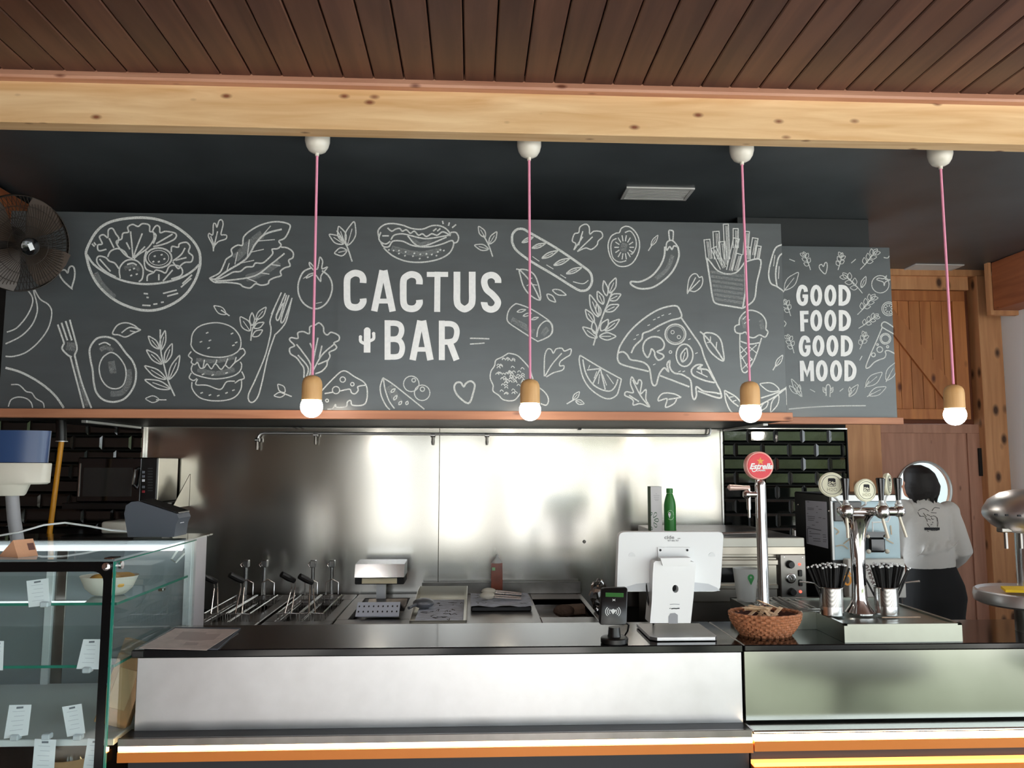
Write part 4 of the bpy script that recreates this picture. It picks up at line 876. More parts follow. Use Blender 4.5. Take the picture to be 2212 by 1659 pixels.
# straw cups
def cup(px, name, label, hside, seed, ns):
    Y = 2.745; X = XX(px, 1326, Y); t = thing(name, (X, Y, ZT), label, 'straw cup')
    H = ZZ(px, 1268, Y)-ZT; r = .039
    m = bpy.data.materials.get('perforated') or None
    if m is None:
        m = bpy.data.materials.new('perforated'); m.use_nodes = True; nt = m.node_tree; b = nt.nodes['Principled BSDF']
        b.inputs['Metallic'].default_value = 1; b.inputs['Roughness'].default_value = .25; b.inputs['Base Color'].default_value = (.5, .5, .48, 1)
        tr = nt.nodes.new('ShaderNodeBsdfTransparent'); tc = nt.nodes.new('ShaderNodeTexCoord'); mp = nt.nodes.new('ShaderNodeMapping'); mp.inputs['Rotation'].default_value = (.5, .6, .5)
        ck = nt.nodes.new('ShaderNodeTexVoronoi'); ck.inputs['Scale'].default_value = 380; ck.inputs['Randomness'].default_value = .0
        nt.links.new(tc.outputs['Object'], mp.inputs[0]); nt.links.new(mp.outputs[0], ck.inputs[0])
        lt = nt.nodes.new('ShaderNodeMath'); lt.operation = 'GREATER_THAN'; lt.inputs[1].default_value = .38; nt.links.new(ck.outputs['Distance'], lt.inputs[0])
        mx = nt.nodes.new('ShaderNodeMixShader'); nt.links.new(lt.outputs[0], mx.inputs[0]); nt.links.new(tr.outputs[0], mx.inputs[1]); nt.links.new(b.outputs[0], mx.inputs[2])
        nt.links.new(mx.outputs[0], nt.nodes['Material Output'].inputs[0])
    MB().lathe((X, Y, ZT), [(r-.0015, .03), (r, .032), (r, H)], 32, cap=False).build('mesh_wall', m, t)
    MB().lathe((X, Y, ZT), [(r-.002, 0), (r, .002), (r, .031), (r-.003, .031), (r-.003, .004)], 32).build('base_cup', chromes, t)
    MB().tube([(X+r*math.cos(a), Y+r*math.sin(a), ZT+H) for a in [2*PI*k/32 for k in range(32)]], .002, 6, True).build('rim', wire, t)
    s = hside
    MB().tube([(X+s*r, Y, ZT+H-.004), (X+s*(r+.02), Y-.005, ZT+H+.014), (X+s*(r+.045), Y-.01, ZT+H+.018), (X+s*(r+.075), Y-.012, ZT+H+.02)], [.0025, .0025, .003, .0038], 8).build('handle', wire, t)
    rn = random.Random(seed); ref = None
    nm = 'left' if s < 0 else 'right'
    for k in range(ns):
        a = rn.uniform(0, 2*PI); b0 = rn.uniform(0, .018); a2 = a+rn.uniform(-.5, .5); lean = rn.uniform(.15, 1.)*.088
        p0 = Vector((X+b0*math.cos(a), Y+b0*math.sin(a), ZT+.006)); p1 = Vector((X+lean*math.cos(a2), Y+lean*.6*math.sin(a2), ZT+.165+rn.uniform(-.014, .006)))
        d = p1-p0
        if ref is None:
            ref = MB().cyl((0, 0, 0), (0, 0, .168), .0034, 8).build('drinking_straw', blackmatte)
            MB().lathe((0, 0, .164), [(.0038, 0), (.0038, .0048), (.0012, .0048)], 8).build('tip', white, ref)
            o = ref
        else: o = dup(ref)
        o.location = p0; o.rotation_mode = 'QUATERNION'; o.rotation_quaternion = Vector((0, 0, 1)).rotation_difference(d)
        tag(o, f'black drinking straw with white tip standing in the {nm} mesh cup', 'straw', f'straws in the {nm} mesh cup')
cup(1797, 'straw_cup', 'perforated steel cup of black straws beside the oven', -1, 2, 46)
cup(1916, 'straw_cup', 'perforated steel cup of black straws right of the beer tower', 1, 5, 52)
st_ = MB().cyl(PZ(1905, 1334, ZT+.002), PZ(1988, 1333, ZT+.002), .0022, 8).build('stir_stick', mat('pale_stick', rgb(206, 176, 150), .6)); tag(st_, 'pale thin stick lying on the drip top by the right cup', 'stick')
# plastic cup with green pin
Y = PZ(1612, 1301, ZT).y+.03; X = XX(1612, 1290, Y)
pc = thing('plastic_cup', (X, Y, ZT), 'frosted plastic cup with green pin logo behind the basket', 'cup')
ht = ZZ(1610, 1228, Y)-ZT
MB().lathe((X, Y, ZT), [(.033, 0), (.034, .004), (.047, ht), (.0485, ht+.002), (.0455, ht+.001), (.032, .006)], 28).build('wall', frost, pc)
pinX, pinZ = XX(1622, 1250, Y-.045), ZZ(1622, 1250, Y-.045)
k = Ink(lambda x, y: Vector((pinX+x, Y-.0455+.0, pinZ+y)))
k.fill([(.0, -.024), (-.012, .0), (-.012, .008), (-.007, .014), (0, .016), (.007, .014), (.012, .008), (.012, 0)]); k.build('pin_logo', greenp, pc)
k = Ink(lambda x, y: Vector((pinX+x, Y-.046, pinZ+y))); k.fill([(0, .0), (-.004, .005), (0, .01), (.004, .005)]); k.build('pin_hole', frost, pc)
# tongs on the drip top
tg = thing('tongs', PZ(1690, 1300, ZT+.004), 'dark metal tongs lying behind the tall tap', 'tongs')
for dx in (0, .02): MB().tube([PZ(1672, 1292, ZT+.012)+Vector((dx, 0, 0)), PZ(1700, 1308, ZT+.012)+Vector((dx, 0, 0)), PZ(1728, 1322, ZT+.008)+Vector((dx*.2, 0, 0))], [.007, .006, .004], 8).build('arm', steeld, tg)
# ---- wicker basket with wooden stirrers
Y = PZ(1654, 1380, ZC).y+.068; X = XX(1654, 1380, Y)
bk = thing('wicker_basket', (X, Y, ZC), 'oval brown wicker basket of wooden sticks on the counter', 'basket')
rx, ry, Hb = .117, .092, .068
mb = MB(); rows = 9
for k in range(rows):
    f = k/(rows-1); rr2 = .70+.30*math.sin(f*PI/2); z = ZC+.004+f*Hb
    pts_ = []
    for i in range(96):
        a = 2*PI*i/96; wv = .0028*(1 if ((i//2)+k) % 2 else -1)
        pts_.append((X+(rx*rr2+wv)*math.cos(a), Y+(ry*rr2+wv)*math.sin(a), z))
    mb.tube(pts_, .0050 if k < rows-1 else .0056, 6, True)
mb.build('weave', basketm, bk)
MB().lathe((X, Y, ZC), [(.70, .001), (.72, .004), (.98, Hb*.98), (.94, Hb*.98), (.68, .008)], 40, sx=rx, sy=ry).build('lining', mat('cane_dark', rgb(74, 38, 26), .7), bk)
stickm = mat('birch_stick', rgb(242, 212, 176), .6)
rn = random.Random(4); ref = None
for k in range(16):
    if ref is None: ref = MB().box(-.007, .007, -.045, .045, 0, .002, .0008).build('stirrer_stick', stickm); o = ref
    else: o = ref.copy(); C.objects.link(o)
    o.location = (X+rn.uniform(-.05, .05), Y+rn.uniform(-.03, .02), ZC+.062+k*.0022)
    o.rotation_euler = (rn.uniform(-.12, .4), rn.uniform(-.25, .25), rn.uniform(-1.2, 1.2) if k < 8 else rn.uniform(.3, 1.9))
    tag(o, 'short flat wooden stick lying in the wicker basket', 'stick', 'wooden sticks in the basket')
# ================================================================ till (back of a touch screen)
Y = 2.75; X = XX(1462, 1330, Y)
ps = thing('point_of_sale_till', (X, Y, ZC), 'white touch-screen till seen from behind on a steel foot', 'till')
b0 = PZ(1396, 1376, ZC); b1 = PZ(1540, 1376, ZC)
yf, yb = 2.63, 2.86
ch = .02
MB().prismz([(b0.x+ch, yf), (b1.x-ch*.6, yf), (b1.x, yf+ch), (b1.x-.0, yb), (b0.x, yb), (b0.x, yf+ch)], ZC+.003, ZC+.013).build('foot', steelf, ps)
MB().prismz([(b0.x+ch+.01, yf+.01), (b1.x-ch, yf+.01), (b1.x-.01, yb-.01), (b0.x+.01, yb-.01)], ZC+.0003, ZC+.003).build('foot_pad', blackmatte, ps)
# column with round hole and cable arch
yc = 2.70
def w2(px, py, y=yc): q = PY(px, py, y); return q.x, q.z
outl = [w2(*p) for p in ((1404, 1346), (1408, 1300), (1410, 1240), (1412, 1216), (1416, 1212), (1500, 1214), (1503, 1222), (1498, 1290), (1492, 1346))]
cxh, czh = w2(1459, 1272); rh = .013
# plate as ring-stitched to hole
n = 48; ang = [2*PI*i/n for i in range(n)]
def cast(poly, c, a):
    best = None
    for i in range(len(poly)):
        p, q2 = poly[i], poly[(i+1) % len(poly)]; ex, ey = q2[0]-p[0], q2[1]-p[1]; dx, dy = math.cos(a), math.sin(a)
        den = dx*ey-dy*ex
        if abs(den) < 1e-12: continue
        t = ((p[0]-c[0])*ey-(p[1]-c[1])*ex)/den; u = ((p[0]-c[0])*dy-(p[1]-c[1])*dx)/den
        if t > 0 and -1e-6 <= u <= 1+1e-6 and (best is None or t < best): best = t
    return (c[0]+math.cos(a)*best, c[1]+math.sin(a)*best)
extra = [math.atan2(p[1]-czh, p[0]-cxh) % (2*PI) for p in outl]
ang = sorted(set([round(a, 6) for a in ang+extra]))
O_ = [cast(outl, (cxh, czh), a) for a in ang]; I_ = [(cxh+rh*.8*math.cos(a), czh+rh*math.sin(a)) for a in ang]
def bow(x): return .0
MB().rings([[(x, yc+.075, z) for x, z in O_], [(x, yc+bow(x), z) for x, z in O_], [(x, yc, z) for x, z in I_], [(x, yc+.03, z) for x, z in I_]], False, False).build('column', white, ps, ang=25)
MB().box(cxh-.02, cxh+.02, yc+.03, yc+.04, czh-.025, czh+.025).build('hole_back', blackmatte, ps)
ar = [w2(*p) for p in ((1444, 1347), (1444, 1332), (1448, 1325), (1458, 1324), (1464, 1328), (1464, 1347))]
MB().prism(ar, yc-.0012, yc+.002).build('cable_arch', mat('arch_grey', rgb(150, 152, 156), .5), ps)
# screen back, leaning
def sc2(px, py):
    # screen plane leans: y grows with height below/above pivot
    q = PY(px, py, 2.745); y = 2.745+(q.z-1.17)*.12; return PY(px, py, y)
def rpoly(p, r, seg=5):
    out = []; n = len(p)
    for i in range(n):
        a, b, c = Vector(p[i-1]), Vector(p[i]), Vector(p[(i+1) % n]); u = (a-b).normalized()*r; v = (c-b).normalized()*r
        for k in range(seg+1):
            t = k/seg; out.append(tuple((b+u)*(1-t)**2+b*2*t*(1-t)+(b+v)*t*t))
    return out
so_ = rpoly([(1335, 1148), (1565, 1148), (1557, 1279), (1330, 1279)], 14)
def ring_(off, sh):
    c = Vector((1447, 1213)); R2 = []
    for p in so_:
        v = Vector(p)-c; v = v*(1-sh); q = sc2(*(c+v)); R2.append(q+Vector((0, off, 0)))
    return R2
MB().rings([ring_(.022, 0), ring_(.006, 0), ring_(.0, .02)]).build('screen_back', white, ps, ang=50)
MB().rings([ring_(.028, .005), ring_(.0221, .005)]).build('screen_glass', blackgloss, ps)
# lower grey curves on the back
for poly in ([(1336, 1276), (1352, 1268), (1375, 1261), (1408, 1258), (1408, 1278)], [(1500, 1258), (1530, 1261), (1548, 1269), (1556, 1276), (1500, 1278)]):
    MB().rings([[sc2(*p)+Vector((0, .0015, 0)) for p in poly], [sc2(*p)+Vector((0, -.0012, 0)) for p in poly]]).build('lower_vent', mat('vent_grey', rgb(196, 200, 204), .4), ps)
# hinge bracket
mb = MB(); br_ = [sc2(*p) for p in ((1420, 1182), (1490, 1182), (1490, 1222), (1422, 1222))]
mb.rings([[p+Vector((0, .002, 0)) for p in br_], [p+Vector((0, -.006, 0)) for p in br_]]); mb.build('bracket', white, ps)
hb = [w2(*p) for p in ((1425, 1205), (1490, 1204), (1489, 1221), (1430, 1221))]
MB().prism(hb, yc-.012, yc+.04).build('hinge', white, ps)
for px in (1425.5, 1483.5):
    q = sc2(px, 1188); MB().lathe(q+Vector((0, -.0062, 0)), [(.004, 0), (.004, .0012)], 14, (0, -1, 0)).build('screw', inkd, ps)
tl = math.atan(.12)
q = sc2(1448, 1161); textmesh('lettering', 'cide', .0165, mat('till_ink', rgb(130, 132, 132), .6), ps, face_mtx(q+Vector((-.004, -.001, 0)), 0, 0), 0, .0003, sx=1.3)
q = sc2(1466, 1163); textmesh('lettering', '.com', .0055, MATS['till_ink'], ps, face_mtx(q+Vector((0, -.001, 0)), 0, 0), .2, .0002)
q = sc2(1454, 1168); textmesh('lettering', '977 846 707', .0075, MATS['till_ink'], ps, face_mtx(q+Vector((0, -.001, 0))), 0, .0002)
k = Ink(lambda x, y: PY(x, y, yc-.0015))
k.stroke([(1446, 1314.5), (1449, 1314)], 1.2, False, False); k.stroke([(1450, 1315), (1456, 1314.4), (1461, 1314.8), (1468, 1314)], 2.2, False, False); k.build('model_mark', inkd, ps)
k = Ink(lambda x, y: PY(x, y, yc-.0015)); k.stroke([(1447, 1305.5), (1456, 1305), (1468, 1305.4)], 1.0, False, False); k.build('faint_mark', ink, ps)
for px in (1365, 1538):
    q = sc2(px, 1201); MB().lathe(q+Vector((0, .0005, 0)), [(.012, 0), (.0118, .0008)], 18, (0, -1, 0)).build('speaker_dot', mat('off_white', rgb(224, 227, 228), .4), ps)
MB().tube([sc2(1396, 1260)+Vector((0, .002, 0)), sc2(1397, 1275), PY(1400, 1300, 2.74), PY(1408, 1330, 2.76), PZ(1412, 1352, ZC+.004)], .0035, 8).build('cable', blackplastic, ps)
# ---- card reader on round stand
Y = 2.62; X = XX(1327, 1380, Y)
cr = thing('card_reader', (X, Y, ZC), 'black contactless card reader on a round black stand', 'card reader')
MB().lathe((X, Y, ZC), [(.042, .0003), (.044, .003), (.044, .016), (.041, .019), (.022, .021), (.02, .028), (.018, .05)], 32).build('stand', blackplastic, cr)
bd = rpoly([(1300, 1271), (1356, 1269), (1354, 1350), (1295, 1350)], 6, 3)
def cr3(px, py, off=0):
    q = PY(px, py, Y-.01); y = Y-.01+(q.z-1.06)*.35; return PY(px, py, y)+Vector((0, off, 0))
MB().rings([[cr3(*p, .022) for p in bd], [cr3(*p, .002) for p in bd], [cr3(1326+(p[0]-1326)*.96, 1310+(p[1]-1310)*.97, 0) for p in bd]]).build('body', mat('reader_black', rgb(14, 14, 15), .3), cr, ang=50)
MB().rings([[cr3(*p, -.0004) for p in ((1308, 1280), (1347, 1281), (1347, 1290), (1308, 1289))], [cr3(*p, .0005) for p in ((1308, 1280), (1347, 1281), (1347, 1290), (1308, 1289))]]).build('screen', mat('lcd_green', rgb(44, 104, 40), .3), cr)
k = Ink(lambda x, y: cr3(x, y, -.0012))
for r_ in (8, 12, 16):
    for s_ in (-1, 1):
        k.stroke([(1324+s_*r_*math.cos(a), 1321+r_*math.sin(a)*.85) for a in [(-.75+.25*i) for i in range(7)]], 1.6)
k.fill([(1318, 1318), (1325, 1315), (1331, 1319), (1324, 1327)])
k.stroke([(1323, 1294), (1329, 1298)], 1.2); k.stroke([(1329, 1294), (1323, 1298)], 1.2)
k.build('contactless_symbol', mat('symbol_white', rgb(220, 222, 222), .5), cr)
MB().tube([cr3(1352, 1346, .02), PY(1358, 1350, Y+.02), PY(1356, 1362, Y+.03), PZ(1350, 1372, ZC+.004)], .003, 8).build('cable', blackplastic, cr)
# ---- menu clipboard
mn = thing('menu_folder', PZ(400, 1380, ZC), 'pale printed menu sheets on a dark folder at the counter end', 'menu')
def flat(poly, zo, th): return MB().rings([[PZ(x, y, ZC+zo)+Vector((0, 0, 0)) for x, y in poly], [PZ(x, y, ZC+zo)+Vector((0, 0, th)) for x, y in poly]])
flat([(312, 1402), (470, 1404), (520, 1358), (378, 1356)], .0006, .003).build('folder', mat('slate_folder', rgb(70, 74, 84), .5), mn)
ppm = mat('printed_menu', rgb(196, 180, 174), .45, var=.12, vscale=30)
flat([(308, 1398), (447, 1403), (513, 1361), (382, 1359)], .0045, .0012).build('sheet', ppm, mn)
flat([(300, 1401), (446, 1405), (516, 1360), (379, 1358)], .0062, .0012).build('sheet', ppm, mn)
k = Ink(lambda x, y: PZ(x, y, ZC+.0079))
for poly in ([(375, 1381), (430, 1383), (447, 1366), (395, 1364)], [(408, 1384), (462, 1382), (478, 1369), (432, 1370)], [(395, 1394), (425, 1394), (430, 1388), (402, 1387)]): k.fill(poly)
k.build('print', mat('menu_print', rgb(174, 158, 154), .5), mn)
# ================================================================ cooking line
ZW = .9; YF = 3.44
def zy(px, py, z=ZW): return PZ(px, py, z)
def wx(px, py=1338, Y=YF): return XX(px, py, Y)
YBk = 4.26
def fryer(xa, xb, label, posts, i):
    t = thing('deep_fryer', ((xa+xb)/2, YF, 0), label, 'fryer', 'deep fryers')
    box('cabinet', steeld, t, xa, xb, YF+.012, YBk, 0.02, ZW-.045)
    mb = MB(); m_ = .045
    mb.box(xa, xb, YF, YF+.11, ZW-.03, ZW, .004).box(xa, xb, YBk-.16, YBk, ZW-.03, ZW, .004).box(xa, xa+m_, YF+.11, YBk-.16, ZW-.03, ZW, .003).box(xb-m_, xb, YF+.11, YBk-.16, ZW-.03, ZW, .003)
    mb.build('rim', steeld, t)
    MB().box(xa+m_, xb-m_, YF+.11, YBk-.16, ZW-.12, ZW-.06).build('oil', mat('dark_oil', rgb(40, 30, 20), .08), t)
    MB().box(xa, xb, YF-.002, YF+.012, ZW-.05, ZW-.031).build('front_strip', blackmatte, t)
    mb = MB()
    for k in range(5): mb.box(xa+.06, xb-.06, YBk-.14+k*.022, YBk-.128+k*.022, ZW, ZW+.004)
    mb.build('flue_slots', steeld, t)
    for px in posts:
        X = XX(px, 1240, YBk-.15)
        zt = ZZ(px, 1210, YBk-.15)
        MB().cyl((X, YBk-.15, ZW), (X, YBk-.15, zt-.02), .009, 12).build('lift_post', chromes, t)
        MB().box(X-.014, X+.014, YBk-.165, YBk-.13, zt-.035, zt, .003).tube([(X-.012, YBk-.17, zt-.01), (X-.02, YBk-.18, zt-.02), (X-.012, YBk-.18, zt-.03)], .003, 6).build('post_hook', chromes, t)
    n = 0
    xm = (xa+xb)/2
    for (x0, x1, hp) in ((xa+m_+.004, xm-.004, posts[2] if False else None), (xm+.004, xb-m_-.004, None)):
        n += 1
        side = 'left' if n == 1 else 'right'
        b = thing('fry_basket', ((x0+x1)/2, YF+.2, ZW-.05), f'wire fry basket, {side} one in the {("left", "right")[i]} fryer', 'fry basket', 'fry baskets')
        y0, y1 = YF+.13, YBk-.2; mb = MB()
        for zz_ in (ZW-.05, ZW-.01, ZW+.03): mb.tube([(x0, y0, zz_), (x1, y0, zz_), (x1, y1, zz_), (x0, y1, zz_)], .0022 if zz_ < ZW+.02 else .0035, 6, True)
        for k in range(9):
            yy = y0+(y1-y0)*k/8
            for xx_ in (x0, x1): mb.cyl((xx_, yy, ZW-.055), (xx_, yy, ZW+.03), .0016, 5)
        for k in range(4):
            xx_ = x0+(x1-x0)*(k+.5)/4
            for yy in (y0, y1): mb.cyl((xx_, yy, ZW-.055), (xx_, yy, ZW+.03), .0016, 5)
        mb.build('wire_frame', wire, b)
        px, py = ((453, 1251), (511, 1249)) [n-1] if i == 0 else ((622, 1248), (661, 1252))[n-1]
        hY = YF+.17; h_ = PY(px, py, hY)
        MB().tube([h_+Vector((-.024, -.02, .018)), h_, h_+Vector((.024, .02, -.016))], [.013, .0145, .012], 10).build('grip', blackplastic, b)
        e = h_+Vector((.02, .017, -.013)); tgt = Vector(((x0+x1)/2, y0, ZW+.03))
        for s in (-.007, .007): MB().tube([e+Vector((s, 0, 0)), e+Vector((s, .01, -.03)), tgt+Vector((s*2, 0, 0))], .0026, 6).build('handle_wire', wire, b)
        MB().tube([((x0+x1)/2-.03, y1, ZW+.03), ((x0+x1)/2-.03, y1, ZW+.09), ((x0+x1)/2, y1, ZW+.105), ((x0+x1)/2+.03, y1, ZW+.09), ((x0+x1)/2+.03, y1, ZW+.03)], .003, 6).build('rear_hook', wire, b)
xf2a, xf2b = wx(556), wx(711); wdt = xf2b-xf2a
fryer(xf2a-wdt-.018, xf2a-.018, 'left steel deep fryer beside the pastry case', (531, 571), 0)
fryer(xf2a, xf2b, 'right steel deep fryer next to the heated chip station', (676, 717), 1)
# chip dump with heat lamp
xa, xb = xf2b+.006, wx(884)
cd = thing('chip_station', ((xa+xb)/2, YF, 0), 'steel chip holding station with heat lamp and perforated plate', 'food warmer')
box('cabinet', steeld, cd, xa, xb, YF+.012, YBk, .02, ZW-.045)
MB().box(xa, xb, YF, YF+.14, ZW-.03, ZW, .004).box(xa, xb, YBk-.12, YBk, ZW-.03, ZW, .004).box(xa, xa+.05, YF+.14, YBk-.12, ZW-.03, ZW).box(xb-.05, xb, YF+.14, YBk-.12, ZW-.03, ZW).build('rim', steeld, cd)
MB().box(xa, xb, YF-.002, YF+.012, ZW-.05, ZW-.031).build('front_strip', blackmatte, cd)
pa, pb = XX(768, 1325, YF+.16), XX(862, 1325, YF+.16)
MB().prismx([(YF+.15, ZW+.012), (YF+.22, ZW+.06), (YF+.222, ZW+.057), (YF+.152, ZW+.008)], pa, pb).build('perforated_plate', mat('plate_blue_steel', rgb(204, 210, 224), .4, .1), cd)
k = Ink(lambda x, y: Vector((pa+(pb-pa)*x, YF+.15+.07*y-.0012, ZW+.012+.048*y+.0012)))
for r_ in (.3, .68):
    for c_ in range(9): k.disc(.06+c_*.11, r_, .018, .07, 8)
k.build('perforations', inkd, cd)
MB().prismx([(YF+.22, ZW+.058), (YF+.5, ZW-.02), (YF+.62, ZW+.01), (YF+.62, ZW+.0), (YF+.5, ZW-.03), (YF+.22, ZW+.05)], pa, pb).build('chute', steeld, cd)
Yl = YBk-.2; hx_, hx2 = XX(771, 1240, Yl), XX(876, 1240, Yl); z1_, z0_ = ZZ(820, 1222, Yl), ZZ(820, 1242, Yl)
MB().box(XX(814, 1270, YBk-.12), XX(834, 1270, YBk-.12), YBk-.14, YBk-.11, ZW, z0_).build('lamp_post', steelf, cd)
MB().prismx([(Yl-.09, z0_), (Yl-.06, z1_+.015), (Yl+.1, z1_+.02), (Yl+.1, z0_)], hx_, hx2).build('lamp_hood', mat('blue_hood_steel', (.5, .52, .56), .25, 1.), cd)
MB().box(hx_, hx2, Yl-.07, Yl+.09, ZZ(820, 1258, Yl), z0_-.001, .004).build('lamp_box', blackmatte, cd)
MB().box(hx_+.035, hx2-.035, Yl-.076, Yl-.071, ZZ(820, 1256, Yl), z0_-.006, .001).build('heat_element', mat('ceramic_heater', rgb(214, 202, 170), .5), cd)
# worktop with sink right of it
xa2, xb2 = xb+.002, XX(1300, 1338, YF)+.02
wt = thing('steel_worktop', ((xa2+xb2)/2, YF, 0), 'steel worktop with inset sink behind the card reader', 'worktop')
sx0, sx1 = XX(1166, 1318, 3.62), XX(1284, 1318, 3.62); sy0, sy1 = 3.60, 4.08
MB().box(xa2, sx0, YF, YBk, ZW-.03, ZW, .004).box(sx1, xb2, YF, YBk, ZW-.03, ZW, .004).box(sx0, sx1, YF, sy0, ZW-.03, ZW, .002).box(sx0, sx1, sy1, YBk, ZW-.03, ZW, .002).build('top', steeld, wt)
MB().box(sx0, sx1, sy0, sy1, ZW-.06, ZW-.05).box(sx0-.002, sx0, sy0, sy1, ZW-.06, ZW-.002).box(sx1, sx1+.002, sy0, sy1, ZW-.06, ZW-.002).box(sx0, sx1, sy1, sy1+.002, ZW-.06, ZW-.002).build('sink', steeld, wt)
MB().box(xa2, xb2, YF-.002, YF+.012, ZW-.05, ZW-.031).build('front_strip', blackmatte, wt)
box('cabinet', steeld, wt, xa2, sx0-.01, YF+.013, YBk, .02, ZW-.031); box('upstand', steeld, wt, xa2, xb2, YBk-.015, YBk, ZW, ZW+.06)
sp = MB().box(-.075, .075, -.05, .05, 0, .04, .012, 3).build('sponge', mat('dark_sponge', rgb(120, 100, 86), .9, bump=.6, bscale=60)); sp.location = (XX(1243, 1303, 3.95), 3.95, ZW-.0495); sp.rotation_euler = (0, 0, .3)
tag(sp, 'brown sponge lying in the steel sink', 'sponge')
sp.location.z = ZW-.0495
cl = MB().sphere((0, 0, .03), .03, 14, 8, 1.7, .9, 1).build('scouring_pad', mat('scourer', rgb(84, 66, 56), .8, bump=1., bscale=50)); cl.location = (XX(1218, 1308, 3.86), 3.86, ZW-.0495); tag(cl, 'dark brown wire scouring pad in the sink by the sponge', 'scourer')
# tray with paper
papm = mat('printed_wrap', rgb(196, 202, 216), .7, var=.2, vscale=26)
x0, x1 = XX(884, 1332, 3.47), XX(1008, 1332, 3.47)
tr1 = thing('deep_tray', ((x0+x1)/2, 3.7, ZW), 'deep steel tray lined with printed paper left of the gloves', 'tray')
y0, y1 = 3.48, 4.12; zb_, zf_ = ZZ(950, 1266, y1), ZW+.012
mb = MB(); th = .003
for (pl) in (('b',),):
    mb.box(x0, x1, y0, y1, ZW+.0005, ZW+.004)
    mb.box(x0, x1, y1-th, y1, ZW+.004, zb_)
    mb.prismx([(y0, ZW+.004), (y0, zf_), (y1-.15, zb_), (y1, zb_), (y1, ZW+.004)], x0, x0+th); mb.prismx([(y0, ZW+.004), (y0, zf_), (y1-.15, zb_), (y1, zb_), (y1, ZW+.004)], x1-th, x1)
    mb.box(x0, x1, y0, y0+th, ZW+.004, zf_)
mb.build('shell', steelg if False else mat('khaki_steel', (.46, .43, .36), .3, 1.), tr1)
MB().box(x0+.02, x1-.015, y0+.02, y1-.1, ZW+.0045, ZW+.01, .002).build('paper_liner', papm, tr1)
k = Ink(lambda x, y: Vector((x0+.03+(x1-x0-.06)*x, y0+.03+(y1-y0-.16)*y, ZW+.0108))); rn = random.Random(6)
for q_ in range(26):
    x, y = rn.random(), rn.random()*.9; k.stroke([(x, y), (x+rn.uniform(-.1, .1), y+rn.uniform(-.05, .08)), (x+rn.uniform(.02, .14), y+rn.uniform(-.04, .04))], .018)
k.build('paper_print', inkd, tr1)
sc_ = MB().sphere((0, 0, 0), .05, 18, 10, 1, 1, .45).tube([(-.03, -.03, 0), (-.06, -.1, -.005)], .007, 8).build('scoop', mat('grey_scoop', rgb(120, 124, 132), .35, .4)); q = PZ(915, 1303, ZW+.035); sc_.location = (q.x, q.y, ZW+.036); tag(sc_, 'grey metal scoop lying on the paper in the deep tray', 'scoop')
# black box with paper and tongs
y0 = PZ(1080, 1321, ZW).y; y1 = y0+.38; x0, x1 = XX(1018, 1320, y0), XX(1148, 1320, y0); zt_ = ZZ(1080, 1310, y0)
tr2 = thing('paper_box', ((x0+x1)/2, y0+.2, ZW), 'flat black box topped with printed paper under the tongs', 'box')
MB().box(x0, x1, y0, y1, ZW+.0005, zt_, .004).build('box_body', blackplastic, tr2)
mb = MB(); N_ = 8
for i in range(N_+1):
    for j in range(N_+1):
        mb.v.append(Vector((x0-.004+(x1-x0+.012)*i/N_, y0-.012+(y1-y0)*j/N_, zt_+.003+.004*math.sin(i*1.7)*math.cos(j*1.3))))
for i in range(N_):
    for j in range(N_): a = i*(N_+1)+j; mb.f.append((a, a+N_+1, a+N_+2, a+1))
mb.build('paper_sheet', papm, tr2, ang=60)
k = Ink(lambda x, y: Vector((x0+.02+(x1-x0-.04)*x, y0+.02+(y1-y0-.06)*y, zt_+.0085)))
for q_ in range(24):
    x, y = rn.random(), rn.random(); k.stroke([(x, y), (x+rn.uniform(-.06, .06), y+rn.uniform(-.04, .06)), (x+rn.uniform(.02, .1), y+rn.uniform(-.03, .03))], .016)
k.build('paper_print', inkd, tr2)
for n_i, (px, py, l) in enumerate(((1056, 1276, 'far'), (1053, 1292, 'near'))):
    Yq = y0+(.26 if n_i == 0 else .13)
    q = Vector((XX(px, py, Yq), Yq, zt_+.028))
    t = thing('serving_tongs', q, f'plastic-tipped serving tongs on the printed paper, {l} pair', 'tongs', 'serving tongs on the paper box')
    MB().sphere(q, .028, 16, 10, 1.35, .8, .62).build('tip', cream, t)
    MB().tube([q+Vector((.03, 0, 0)), q+Vector((.09, .005, -.004)), q+Vector((.16, .012, -.014))], [.009, .007, .008], 8).build('arm', chromes, t)
    MB().tube([q+Vector((.03, -.012, -.006)), q+Vector((.09, -.014, -.01)), q+Vector((.16, -.004, -.016))], [.007, .006, .006], 8).build('arm', chromes, t)
# sauce bag
Ys = 4.16; q0 = PY(1073, 1275, Ys)
sb_ = thing('sauce_bottle', (q0.x, Ys, ZW), 'brown sauce pouch with a clipped top against the steel wall', 'sauce')
zt_2, wS = ZZ(1073, 1216, Ys), .029
MB().rings([[(q0.x-wS, Ys-.018, ZW+.001), (q0.x+wS, Ys-.018, ZW+.001), (q0.x+wS, Ys+.018, ZW+.001), (q0.x-wS, Ys+.018, ZW+.001)],
            [(q0.x-wS, Ys-.024, ZW+.07), (q0.x+wS, Ys-.024, ZW+.07), (q0.x+wS, Ys+.02, ZW+.07), (q0.x-wS, Ys+.02, ZW+.07)],
            [(q0.x-wS*.98, Ys-.012, zt_2), (q0.x+wS*.98, Ys-.012, zt_2), (q0.x+wS*.98, Ys+.008, zt_2), (q0.x-wS*.98, Ys+.008, zt_2)]]).build('pouch', mat('sauce_brown', rgb(124, 58, 34), .35, var=.2, vscale=30), sb_)
